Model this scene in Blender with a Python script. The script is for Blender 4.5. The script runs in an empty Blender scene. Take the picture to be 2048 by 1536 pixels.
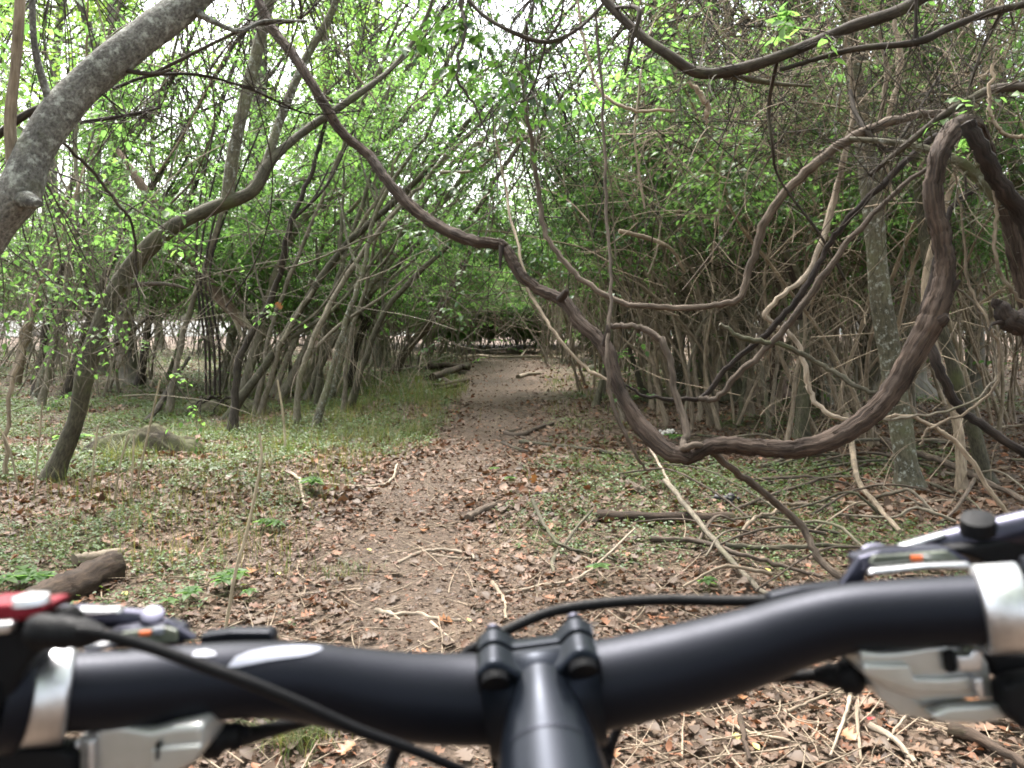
import bpy, bmesh, math, random
import numpy as np
from mathutils import Vector
from math import radians as R_

# ------------------------------------------------------------------ camera
F = 1650.0          # focal length in pixels of the 2048 px wide photograph
H = 1.30            # eye height
TILT = math.atan((768 - 640) / F)
sc = bpy.context.scene
col = sc.collection
cam_d = bpy.data.cameras.new('camera')
cam = bpy.data.objects.new('camera', cam_d)
col.objects.link(cam)
cam.location = (0, 0, H)
cam.rotation_euler = (math.pi / 2 - TILT, 0, 0)
cam_d.sensor_width = 36
cam_d.lens = F * 36 / 2048
cam_d.clip_start = 0.02
cam_d.clip_end = 5000
cam_d.dof.use_dof = True
cam_d.dof.focus_distance = 5.0
cam_d.dof.aperture_fstop = 15
sc.camera = cam

# ------------------------------------------------------------------ light
SUN_EL, SUN_ROT = 62, -25
w = bpy.data.worlds.new('World'); sc.world = w; w.use_nodes = True
nt = w.node_tree; nt.nodes.clear()
sky = nt.nodes.new('ShaderNodeTexSky'); sky.sky_type = 'NISHITA'
sky.sun_disc = False; sky.sun_elevation = R_(SUN_EL); sky.sun_rotation = R_(SUN_ROT)
sky.dust_density = 6; sky.air_density = 1.2; sky.ozone_density = 1.0
hs = nt.nodes.new('ShaderNodeHueSaturation'); hs.inputs['Saturation'].default_value = 0.38
bg = nt.nodes.new('ShaderNodeBackground'); bg.inputs['Strength'].default_value = 0.15
wo = nt.nodes.new('ShaderNodeOutputWorld')
nt.links.new(sky.outputs[0], hs.inputs['Color']); nt.links.new(hs.outputs[0], bg.inputs['Color'])
nt.links.new(bg.outputs[0], wo.inputs['Surface'])
sun_d = bpy.data.lights.new('sun', 'SUN'); sun_d.energy = 1.5; sun_d.angle = R_(11)
sun_d.color = (1.0, 0.96, 0.9)
sun = bpy.data.objects.new('sun', sun_d); col.objects.link(sun)
a_ = R_(SUN_ROT); e_ = R_(SUN_EL)
sdir = Vector((math.sin(a_) * math.cos(e_), math.cos(a_) * math.cos(e_), math.sin(e_)))
sun.rotation_euler = sdir.to_track_quat('Z', 'Y').to_euler()
sc.view_settings.view_transform = 'Standard'
sc.view_settings.look = 'None'
sc.view_settings.gamma = 1
sc.view_settings.use_curve_mapping = False
sc.view_settings.exposure = 2.48
sc.render.engine = 'CYCLES'
sc.cycles.max_bounces = 9
sc.cycles.diffuse_bounces = 7
sc.cycles.glossy_bounces = 2
sc.cycles.transmission_bounces = 6
sc.cycles.transparent_max_bounces = 4
sc.cycles.use_denoising = True
sc.cycles.pixel_filter_type = 'BLACKMAN_HARRIS'
sc.cycles.filter_width = 1.8
sc.cycles.caustics_reflective = False
sc.cycles.caustics_refractive = False

# ------------------------------------------------------------------ helpers
FWD = np.array([0, math.cos(TILT), -math.sin(TILT)])
UPV = np.array([0, math.sin(TILT), math.cos(TILT)])
RGT = np.array([1.0, 0, 0])
CAM = np.array([0, 0, H])
rng = np.random.default_rng(7)
random.seed(7)

def P(px, py, d):
    return CAM + d * (FWD + (px - 1024) / F * RGT + (768 - py) / F * UPV)

_perm = np.random.default_rng(3).random((64, 64))
def vnoise(x, y, s):
    x = np.asarray(x, float) * s + 1000.3; y = np.asarray(y, float) * s + 1000.7
    xi = np.floor(x).astype(int); yi = np.floor(y).astype(int)
    fx = x - xi; fy = y - yi
    fx = fx * fx * (3 - 2 * fx); fy = fy * fy * (3 - 2 * fy)
    g = lambda a, b: _perm[a % 64, b % 64]
    return ((g(xi, yi) * (1 - fx) + g(xi + 1, yi) * fx) * (1 - fy) +
            (g(xi, yi + 1) * (1 - fx) + g(xi + 1, yi + 1) * fx) * fy)

def gdepth(py): return H * F / (py - 640.0)
# the path: (depth, left, right) from the way its edges run
_pp = [(1560, 560, 1250), (1300, 590, 1170), (1200, 610, 1040), (1100, 615, 965), (1000, 690, 985), (940, 770, 1030),
       (880, 885, 1085), (820, 915, 1085), (770, 935, 1078), (735, 930, 1080), (712, 930, 1065), (695, 935, 1035)]
PY = []; PL = []; PR = []
for (yy, a, b) in _pp:
    d = gdepth(yy)
    PY.append(d); PL.append((a - 1024) / F * d); PR.append((b - 1024) / F * d)
PY = np.array(PY); PL = np.array(PL); PR = np.array(PR)
def path_c(y): return (np.interp(y, PY, PL) + np.interp(y, PY, PR)) / 2
def path_w(y): return np.interp(y, PY, PR) - np.interp(y, PY, PL)

def hgt(x, y):
    x = np.asarray(x, float); y = np.asarray(y, float)
    off = np.abs(x - path_c(y))
    h = (vnoise(x, y, 0.35) - .5) * 0.16 + (vnoise(x, y, 1.3) - .5) * 0.05 + (vnoise(x, y, 4.1) - .5) * 0.022
    k = np.clip((off - 0.35) / 1.2, 0, 1); h = h * (0.25 + 0.75 * k) + 0.03 * k
    far = np.clip((np.hypot(x, y) - 35) / 20, 0, 1)
    return h * (1 - far)

def G(px, py):
    dirv = FWD + (px - 1024) / F * RGT + (768 - py) / F * UPV
    z = 0.0
    for _ in range(8):
        t = (z - H) / dirv[2]
        p = CAM + dirv * t
        z = float(hgt(p[0], p[1]))
    return p, t
def GZ(x, y, up=0): return np.array([x, y, float(hgt(x, y)) + up])

def green(x, y):
    """how much low green growth a spot carries, 0..1"""
    off = np.asarray(x) - path_c(y)
    hw = path_w(y) / 2
    n = vnoise(x, y, 0.9) * .6 + vnoise(x, y, 2.6) * .4
    side = np.clip((np.abs(off) - hw + 0.05) / 0.5, 0, 1)
    left = (off < 0)
    lz = np.clip((y - 2.9) / 1.5, 0, 1) * np.clip((42 - y) / 20, 0, 1)
    rz = np.clip((y - 3.3) / 1.5, 0, 1) * np.clip((40 - y) / 20, 0, 1)
    base = np.where(left, lz * 1.0, rz * 0.62 * np.clip(1.25 - (off - 1) * 0.09, .35, 1))
    m = np.clip((n - np.where(left, .27, .42)) / 0.22, 0, 1)
    return base * side * m

def link(o, parent=None):
    col.objects.link(o)
    if parent is not None: o.parent = parent
    return o

def mesh_np(name, V, quads=None, tris=None, uv=None, mats=(), matidx=None, smooth=True, attr=None):
    me = bpy.data.meshes.new(name)
    V = np.asarray(V, np.float32)
    q = np.zeros((0, 4), np.int32) if quads is None else np.asarray(quads, np.int32).reshape(-1, 4)
    t = np.zeros((0, 3), np.int32) if tris is None else np.asarray(tris, np.int32).reshape(-1, 3)
    nl = q.size + t.size
    me.vertices.add(len(V)); me.vertices.foreach_set('co', V.ravel())
    me.loops.add(nl); me.polygons.add(len(q) + len(t))
    me.loops.foreach_set('vertex_index', np.concatenate([q.ravel(), t.ravel()]).astype(np.int32))
    ls = np.concatenate([np.arange(len(q)) * 4, q.size + np.arange(len(t)) * 3]).astype(np.int32)
    me.polygons.foreach_set('loop_start', ls)
    if smooth: me.polygons.foreach_set('use_smooth', np.ones(len(q) + len(t), bool))
    if matidx is not None: me.polygons.foreach_set('material_index', np.asarray(matidx, np.int32))
    me.update(calc_edges=True)
    if uv is not None:
        l = me.uv_layers.new(name='UVMap'); l.data.foreach_set('uv', np.asarray(uv, np.float32).ravel())
    if attr is not None:
        at = me.attributes.new('mask', 'FLOAT', 'POINT'); at.data.foreach_set('value', np.asarray(attr, np.float32))
    for m in mats: me.materials.append(m)
    return me

class Geo:
    """collects vertices / quads / tris / uvs of one mesh"""
    def __init__(s): s.V = []; s.q = []; s.t = []; s.uq = []; s.ut = []; s.n = 0; s.mq = []; s.mt = []
    def add(s, V, q=None, t=None, uq=None, ut=None, m=0):
        if q is not None and len(q):
            s.q.append(np.asarray(q) + s.n); s.mq.append(np.full(len(q), m))
            s.uq.append(uq if uq is not None else np.zeros((len(q), 4, 2)))
        if t is not None and len(t):
            s.t.append(np.asarray(t) + s.n); s.mt.append(np.full(len(t), m))
            s.ut.append(ut if ut is not None else np.zeros((len(t), 3, 2)))
        s.V.append(np.asarray(V, float)); s.n += len(V)
    def mesh(s, name, mats, origin=(0, 0, 0), smooth=True):
        V = np.concatenate(s.V) - np.asarray(origin, float)
        q = np.concatenate(s.q) if s.q else None; t = np.concatenate(s.t) if s.t else None
        uv = [a.reshape(-1, 2) for a in s.uq] + [a.reshape(-1, 2) for a in s.ut]
        mi = np.concatenate(s.mq + s.mt)
        return mesh_np(name, V, q, t, np.concatenate(uv), mats, mi, smooth)
    def obj(s, name, mats, parent=None, origin=(0, 0, 0), smooth=True):
        if not isinstance(mats, (list, tuple)): mats = [mats]
        return link(bpy.data.objects.new(name, s.mesh(name, mats, origin, smooth)), parent)

def catmull(pts, seg):
    pts = np.asarray(pts, float)
    if len(pts) < 3:
        tt = np.linspace(0, 1, seg + 1)[:, None]
        return pts[0] * (1 - tt) + pts[-1] * tt
    p = np.vstack([2 * pts[0] - pts[1], pts, 2 * pts[-1] - pts[-2]])
    out = []
    for i in range(1, len(p) - 2):
        t = np.linspace(0, 1, seg, endpoint=False)[:, None]
        a, b, c, d = p[i - 1], p[i], p[i + 1], p[i + 2]
        out.append(.5 * ((2 * b) + (-a + c) * t + (2 * a - 5 * b + 4 * c - d) * t ** 2 + (-a + 3 * b - 3 * c + d) * t ** 3))
    out.append(p[-2][None])
    return np.vstack(out)

def nrm(v): return v / np.maximum(np.linalg.norm(v, axis=-1, keepdims=True), 1e-9)

def tube(g, pts, rad, n=8, ridge=0.0, ridges=7, seed=0, caps=True, m=0, lump=0.0):
    """one tube with transported frames; ridge = fibrous relief, lump = slow swelling"""
    pts = np.asarray(pts, float); M = len(pts)
    rad = np.broadcast_to(np.asarray(rad, float), (M,)).copy()
    T = nrm(np.gradient(pts, axis=0))
    ref = np.array([0, 1, 0.]) if abs(T[0][1]) < .8 else np.array([1., 0, 0])
    n1 = nrm(np.cross(T[0], ref)); N1 = [n1]
    for i in range(1, M):
        n1 = n1 - T[i] * np.dot(n1, T[i]); n1 = n1 / max(np.linalg.norm(n1), 1e-9); N1.append(n1)
    N1 = np.array(N1); N2 = np.cross(T, N1)
    L = np.concatenate([[0], np.cumsum(np.linalg.norm(np.diff(pts, axis=0), axis=1))])
    ang = np.arange(n) * 2 * math.pi / n
    r_ = np.random.default_rng(abs(seed + 11))
    rr = np.ones((M, n))
    if lump:
        ph = r_.random(4) * 6.28
        rr += lump * (np.sin(L / rad.mean() * .55 + ph[0]) * .5 + np.sin(L / rad.mean() * 1.3 + ph[1]) * .3)[:, None]
        rr += lump * .8 * np.sin(ang[None] * 2 + ph[2] + L[:, None] / rad.mean() * .3)
    if ridge:
        k = r_.random(3) * 6.28
        tw = L[:, None] * 1.3 + np.sin(L[:, None] * 2.1 + k[2]) * .5
        rr += ridge * (np.sin(ang[None] * ridges + k[0] + tw) * .5 + np.sin(ang[None] * (ridges * 2 - 3) + k[1] - tw * .8 + np.sin(L[:, None] * 3)) * .45)
        nz = r_.normal(0, 1, (M, n)); ker = np.array([.1, .2, .4, .2, .1])
        if M > 8: nz = np.apply_along_axis(lambda v: np.convolve(v, ker, 'same'), 0, nz)
        rr += nz * ridge * .55
    V = pts[:, None] + (rad[:, None] * rr)[..., None] * (np.cos(ang)[None, :, None] * N1[:, None] + np.sin(ang)[None, :, None] * N2[:, None])
    i = np.arange(M - 1)[:, None]; j = np.arange(n)[None]
    j2 = (j + 1) % n
    q = np.stack([i * n + j, i * n + j2, (i + 1) * n + j2, (i + 1) * n + j], -1).reshape(-1, 4)
    u0 = j / n * 2 * math.pi * rad.mean() + 0 * i; u1 = (j + 1) / n * 2 * math.pi * rad.mean() + 0 * i
    v0 = L[:-1][:, None] + 0 * j; v1 = L[1:][:, None] + 0 * j
    uq = np.stack([np.stack([u0, v0], -1), np.stack([u1, v0], -1), np.stack([u1, v1], -1), np.stack([u0, v1], -1)], 2).reshape(-1, 4, 2)
    V = V.reshape(-1, 3)
    g.add(V, q=q, uq=uq, m=m)
    if caps:
        for e, c in ((0, pts[0] - T[0] * rad[0] * .25), (M - 1, pts[-1] + T[-1] * rad[-1] * .25)):
            ring = V[e * n:(e + 1) * n]
            vv = np.vstack([ring, c[None]])
            t = [[(a + 1) % n, a, n] if e == 0 else [a, (a + 1) % n, n] for a in range(n)]
            g.add(vv, t=np.array(t), m=m)

def tubes(g, C, Rr, n=3, m=0):
    """many thin tubes at once: C (N,M,3), Rr (N,M)"""
    N, M, _ = C.shape
    T = nrm(np.gradient(C, axis=1))
    ref = nrm(np.cross(C[:, -1] - C[:, 0], np.random.default_rng(5).normal(size=(N, 3))))[:, None]
    N1 = nrm(np.cross(T, np.cross(ref, T))); N2 = np.cross(T, N1)
    ang = np.arange(n) * 2 * math.pi / n
    V = C[:, :, None] + Rr[:, :, None, None] * (np.cos(ang)[:, None] * N1[:, :, None] + np.sin(ang)[:, None] * N2[:, :, None])
    b = (np.arange(N) * M * n)[:, None, None]; i = np.arange(M - 1)[None, :, None] * n; j = np.arange(n)[None, None]
    j2 = (j + 1) % n
    q = np.stack([b + i + j, b + i + j2, b + i + n + j2, b + i + n + j], -1).reshape(-1, 4)
    L = np.concatenate([np.zeros((N, 1)), np.cumsum(np.linalg.norm(np.diff(C, axis=1), axis=2), axis=1)], 1)
    u = (j / n * 0.1 + 0 * L[:, :-1, None]); v0 = L[:, :-1, None] + 0 * j; v1 = L[:, 1:, None] + 0 * j
    uq = np.stack([np.stack([u, v0], -1), np.stack([u + .03, v0], -1), np.stack([u + .03, v1], -1), np.stack([u, v1], -1)], 3).reshape(-1, 4, 2)
    g.add(V.reshape(-1, 3), q=q, uq=uq, m=m)

# leaf templates: (t along, w across, fold weight), faces
T_SMALL = (np.array([[0, 0, 0], [.42, .36, 1], [1, 0, 0], [.42, -.36, 1]]), None, np.array([[0, 2, 1], [0, 3, 2]]))
T_OVATE = (np.array([[0, 0, 0], [.28, .34, 1], [.68, .24, .8], [1, 0, 0], [.68, -.24, .8], [.28, -.34, 1]]), np.array([[0, 3, 2, 1], [0, 5, 4, 3]]), None)
_st = [(0, .03), (.16, .30), (.27, .15), (.45, .44), (.58, .18), (.78, .34), (.87, .14), (1.0, .02)]
_lv = []; _lq = []
for k, (t, ww) in enumerate(_st):
    _lv += [[t - (.06 if k % 2 else 0), ww, 1], [t, 0, 0], [t - (.06 if k % 2 else 0), -ww, 1]]
    if k: _lq += [[3 * k - 3, 3 * k - 2, 3 * k + 1, 3 * k], [3 * k - 2, 3 * k - 1, 3 * k + 2, 3 * k + 1]]
T_OAK = (np.array(_lv), np.array(_lq), None)
_sv = []; _sq = []
for k, (t, ww) in enumerate([(0, .02), (.25, .27), (.5, .33), (.78, .2), (1, .01)]):
    _sv += [[t, ww, 1], [t, 0, 0], [t, -ww, 1]]
    if k: _sq += [[3 * k - 3, 3 * k - 2, 3 * k + 1, 3 * k], [3 * k - 2, 3 * k - 1, 3 * k + 2, 3 * k + 1]]
T_BEECH = (np.array(_sv), np.array(_sq), None)

def leaves(g, C, D, Nn, S, tpl, a=0.3, b=-0.2, fold=0.12, m=0, width=1.0):
    N = len(C)
    if N == 0: return
    D = nrm(D); Nn = nrm(Nn - D * np.sum(Nn * D, 1, keepdims=True)); Sd = np.cross(Nn, D)
    tv, tq, tt = tpl; k = len(tv)
    a = np.broadcast_to(a, (N,)); b = np.broadcast_to(b, (N,)); S = np.broadcast_to(S, (N,)); width = np.broadcast_to(width, (N,))
    tw = tv[:, 1][None] * width[:, None]
    z = a[:, None] * tw ** 2 * 2 + b[:, None] * (tv[:, 0] ** 2)[None] + fold * tv[:, 2][None] * np.abs(tw)
    V = C[:, None] + S[:, None, None] * (tv[:, 0][None, :, None] * D[:, None] + tw[..., None] * Sd[:, None] + z[..., None] * Nn[:, None])
    off = (np.arange(N) * k)[:, None, None]
    g.add(V.reshape(-1, 3), q=(tq[None] + off).reshape(-1, 4) if tq is not None else None,
          t=(tt[None] + off).reshape(-1, 3) if tt is not None else None, m=m)

def empty(name, loc, rz=0):
    o = bpy.data.objects.new(name, None); o.location = tuple(loc); o.rotation_euler = (0, 0, rz)
    o.empty_display_size = .1
    return link(o)
def tag(o, label=None, cat=None, group=None, kind=None):
    if label: o['label'] = label
    if cat: o['category'] = cat
    if group: o['group'] = group
    if kind: o['kind'] = kind
    return o
def copy_tree(o, parent=None):
    c = o.copy(); col.objects.link(c); c.parent = parent
    for ch in list(o.children): copy_tree(ch, c)
    return c

# ------------------------------------------------------------------ materials
def newmat(name):
    m = bpy.data.materials.new(name); m.use_nodes = True
    nt = m.node_tree; nt.nodes.clear()
    out = nt.nodes.new('ShaderNodeOutputMaterial')
    return m, nt, out
def nd(nt, t, **kw):
    n = nt.nodes.new(t)
    for k, v in kw.items():
        if k in n.inputs: n.inputs[k].default_value = v
        else: setattr(n, k, v)
    return n
def ramp(nt, fac, stops, interp='LINEAR'):
    r = nt.nodes.new('ShaderNodeValToRGB'); r.color_ramp.interpolation = interp
    el = r.color_ramp.elements
    while len(el) < len(stops): el.new(0.5)
    for e, (p, c) in zip(el, stops): e.position = p; e.color = (c[0], c[1], c[2], 1)
    nt.links.new(fac, r.inputs[0]); return r.outputs[0]
def mixc(nt, fac, a, b, mode='MIX'):
    n = nt.nodes.new('ShaderNodeMix'); n.data_type = 'RGBA'; n.blend_type = mode
    if isinstance(fac, float): n.inputs[0].default_value = fac
    else: nt.links.new(fac, n.inputs[0])
    for s, v in ((6, a), (7, b)):
        if isinstance(v, tuple): n.inputs[s].default_value = (*v, 1)
        else: nt.links.new(v, n.inputs[s])
    return n.outputs[2]

def bark(name, dark, light, fibre=1.0, moss=0.0, bump=0.4, lich=0.0, scale=1.0):
    m, nt, out = newmat(name)
    uv = nd(nt, 'ShaderNodeUVMap'); oi = nd(nt, 'ShaderNodeObjectInfo'); geo = nd(nt, 'ShaderNodeNewGeometry')
    mp = nd(nt, 'ShaderNodeMapping'); nt.links.new(uv.outputs[0], mp.inputs[0])
    mp.inputs['Scale'].default_value = (90 * scale, (90 if not fibre else 90 / (1 + 9 * fibre)) * scale, 1)
    n1 = nd(nt, 'ShaderNodeTexNoise', Scale=1.0, Detail=5.0, Roughness=.65); nt.links.new(mp.outputs[0], n1.inputs['Vector'])
    n2 = nd(nt, 'ShaderNodeTexNoise', Scale=5.0 * scale, Detail=4.0, Roughness=.6); nt.links.new(geo.outputs['Position'], n2.inputs['Vector'])
    c = ramp(nt, n1.outputs[0], [(.3, dark), (.52, tuple((a + b) / 2 for a, b in zip(dark, light))), (.72, light)])
    md = ramp(nt, n2.outputs[0], [(.3, (.55, .55, .55)), (.7, (1.25, 1.25, 1.25))])
    c = mixc(nt, 1.0, c, md, 'MULTIPLY')
    ov = nd(nt, 'ShaderNodeMapRange'); nt.links.new(oi.outputs['Random'], ov.inputs[0]); ov.inputs[3].default_value = .75; ov.inputs[4].default_value = 1.25
    hv = nd(nt, 'ShaderNodeHueSaturation'); nt.links.new(c, hv.inputs['Color']); nt.links.new(ov.outputs[0], hv.inputs['Value']); c = hv.outputs[0]
    if lich:
        n4 = nd(nt, 'ShaderNodeTexNoise', Scale=22.0, Detail=6.0, Roughness=.7); nt.links.new(geo.outputs['Position'], n4.inputs['Vector'])
        f = ramp(nt, n4.outputs[0], [(.55 - .1 * lich, (0, 0, 0)), (.66, (1, 1, 1))])
        c = mixc(nt, f, c, (.34, .35, .31))
    if moss:
        n3 = nd(nt, 'ShaderNodeTexNoise', Scale=3.0, Detail=6.0, Roughness=.7); nt.links.new(geo.outputs['Position'], n3.inputs['Vector'])
        f = ramp(nt, n3.outputs[0], [(.62 - .3 * moss, (0, 0, 0)), (.8 - .2 * moss, (.8, .8, .8))])
        c = mixc(nt, f, c, (.085, .095, .04))
    b = nd(nt, 'ShaderNodeBsdfPrincipled', Roughness=.85); b.inputs['Specular IOR Level'].default_value = .25
    nt.links.new(c, b.inputs['Base Color'])
    bp = nd(nt, 'ShaderNodeBump', Strength=bump, Distance=.01); nt.links.new(n1.outputs[0], bp.inputs['Height']); nt.links.new(bp.outputs[0], b.inputs['Normal'])
    nt.links.new(b.outputs[0], out.inputs[0])
    return m

def leafmat(name, cols, trans=.5, rough=.45, tint=(1.3, 1.25, .6)):
    m, nt, out = newmat(name)
    geo = nd(nt, 'ShaderNodeNewGeometry'); oi = nd(nt, 'ShaderNodeObjectInfo')
    c = ramp(nt, geo.outputs['Random Per Island'], [(i / (len(cols) - 1), k) for i, k in enumerate(cols)])
    nz = nd(nt, 'ShaderNodeTexNoise', Scale=.8, Detail=2.0); nt.links.new(geo.outputs['Position'], nz.inputs['Vector'])
    mm = nd(nt, 'ShaderNodeMapRange'); nt.links.new(nz.outputs[0], mm.inputs[0])
    mm.inputs[1].default_value = .3; mm.inputs[2].default_value = .7; mm.inputs[3].default_value = .72; mm.inputs[4].default_value = 1.2
    hv = nd(nt, 'ShaderNodeHueSaturation'); nt.links.new(c, hv.inputs['Color']); nt.links.new(mm.outputs[0], hv.inputs['Value']); c = hv.outputs[0]
    b = nd(nt, 'ShaderNodeBsdfPrincipled', Roughness=rough); b.inputs['Specular IOR Level'].default_value = .35
    nt.links.new(c, b.inputs['Base Color'])
    if trans:
        tr = nd(nt, 'ShaderNodeBsdfTranslucent'); nt.links.new(mixc(nt, 1.0, c, tint, 'MULTIPLY'), tr.inputs[0])
        ms = nd(nt, 'ShaderNodeMixShader'); ms.inputs[0].default_value = trans
        nt.links.new(b.outputs[0], ms.inputs[1]); nt.links.new(tr.outputs[0], ms.inputs[2]); nt.links.new(ms.outputs[0], out.inputs[0])
    else: nt.links.new(b.outputs[0], out.inputs[0])
    return m

def plain(name, colr, rough=.5, metal=0.0, noise=0.06, spec=.5, bump=0.0, nscale=60.0, coat=0.0, stint=None):
    m, nt, out = newmat(name)
    tc = nd(nt, 'ShaderNodeTexCoord')
    n1 = nd(nt, 'ShaderNodeTexNoise', Scale=nscale, Detail=5.0, Roughness=.6); nt.links.new(tc.outputs['Object'], n1.inputs['Vector'])
    c = ramp(nt, n1.outputs[0], [(.3, tuple(v * (1 - noise) for v in colr)), (.7, tuple(min(1, v * (1 + noise)) for v in colr))])
    b = nd(nt, 'ShaderNodeBsdfPrincipled', Metallic=metal); b.inputs['Specular IOR Level'].default_value = spec
    b.inputs['Coat Weight'].default_value = coat
    if stint: b.inputs['Specular Tint'].default_value = (*stint, 1)
    nt.links.new(c, b.inputs['Base Color'])
    mr = nd(nt, 'ShaderNodeMapRange'); nt.links.new(n1.outputs[0], mr.inputs[0]); mr.inputs[3].default_value = rough * .85; mr.inputs[4].default_value = rough * 1.15
    nt.links.new(mr.outputs[0], b.inputs['Roughness'])
    if bump:
        bp = nd(nt, 'ShaderNodeBump', Strength=bump, Distance=.002); nt.links.new(n1.outputs[0], bp.inputs['Height']); nt.links.new(bp.outputs[0], b.inputs['Normal'])
    nt.links.new(b.outputs[0], out.inputs[0]); return m

M = {}
M['grey'] = bark('smooth_grey_bark', (.035, .033, .028), (.21, .20, .18), fibre=.05, moss=.2, bump=.9, lich=.35, scale=.9)
M['olive'] = bark('olive_bark', (.035, .032, .021), (.145, .13, .092), fibre=.4, moss=.35, bump=.5)
M['olive_pale'] = bark('pale_olive_bark', (.06, .055, .036), (.20, .18, .125), fibre=.25, moss=.35, bump=.5, lich=.15, scale=.6)
M['stem'] = bark('shrub_stem_bark', (.085, .072, .052), (.25, .215, .165), fibre=.6, moss=.3, bump=.3)
M['tan'] = bark('tan_peeling_bark', (.15, .11, .075), (.38, .31, .23), fibre=.9, bump=.4)
M['vine'] = bark('shredding_vine_bark', (.008, .0055, .0045), (.10, .070, .053), fibre=1.7, bump=1.0, scale=1.2)
M['vine_dark'] = bark('dark_vine_bark', (.009, .007, .006), (.065, .047, .038), fibre=1.0, bump=.9)
M['vine_thin'] = bark('thin_vine_bark', (.035, .027, .020), (.17, .13, .10), fibre=.8, bump=.5)
M['dark'] = bark('dark_branch_bark', (.018, .014, .011), (.085, .068, .052), fibre=.7, moss=.2, bump=.5)
M['trunk_far'] = bark('rough_trunk_bark', (.085, .075, .062), (.27, .24, .20), fibre=.7, moss=.35, bump=.8, scale=.25)
M['red'] = bark('reddish_bark', (.10, .065, .05), (.27, .19, .155), fibre=.6, bump=.4, scale=.5)
M['deadwood'] = bark('weathered_deadwood', (.17, .13, .095), (.42, .35, .27), fibre=.9, bump=.5)
M['rotten'] = bark('rotten_log_bark', (.018, .013, .010), (.10, .068, .048), fibre=.5, moss=.3, bump=.9, scale=.5)
M['leaf'] = leafmat('leaf_green', [(.085, .165, .058), (.105, .20, .066), (.135, .235, .075), (.095, .185, .07), (.155, .245, .082)], trans=.68, tint=(1.5, 1.6, 1.0))
M['leaf_mid'] = leafmat('leaf_mid_green', [(.07, .135, .05), (.09, .17, .058), (.11, .195, .064), (.08, .155, .058)], trans=.62, tint=(1.4, 1.5, .95))
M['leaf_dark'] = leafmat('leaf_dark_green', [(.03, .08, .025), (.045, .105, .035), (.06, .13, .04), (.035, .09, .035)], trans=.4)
M['leaf_high'] = leafmat('leaf_canopy', [(.08, .15, .04), (.12, .20, .055), (.15, .23, .06), (.10, .17, .05)], trans=.65, tint=(1.5, 1.5, .8))
M['cover'] = leafmat('ground_cover_leaf', [(.05, .085, .03), (.08, .135, .042), (.11, .165, .055), (.065, .115, .04)], trans=.35)
M['grassy'] = leafmat('grass_blade', [(.07, .115, .035), (.11, .15, .055), (.17, .18, .08), (.22, .19, .11)], trans=.4)
M['litter'] = leafmat('dead_leaf', [(.045, .03, .02), (.10, .06, .036), (.15, .096, .062), (.07, .04, .025), (.21, .14, .094), (.145, .062, .033), (.05, .034, .024),
                                    (.17, .115, .08), (.24, .10, .048), (.10, .066, .045), (.075, .045, .028), (.15, .10, .068)], trans=.12, rough=.6, tint=(1.2, .9, .6))
M['yellow'] = leafmat('yellow_leaf', [(.55, .45, .12), (.6, .55, .2)], trans=.3)
M['orange'] = leafmat('orange_leaf', [(.26, .11, .05), (.30, .15, .07)], trans=.2)
M['straw'] = bark('straw_stalk', (.26, .21, .14), (.5, .42, .30), fibre=.9, bump=.2)

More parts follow.
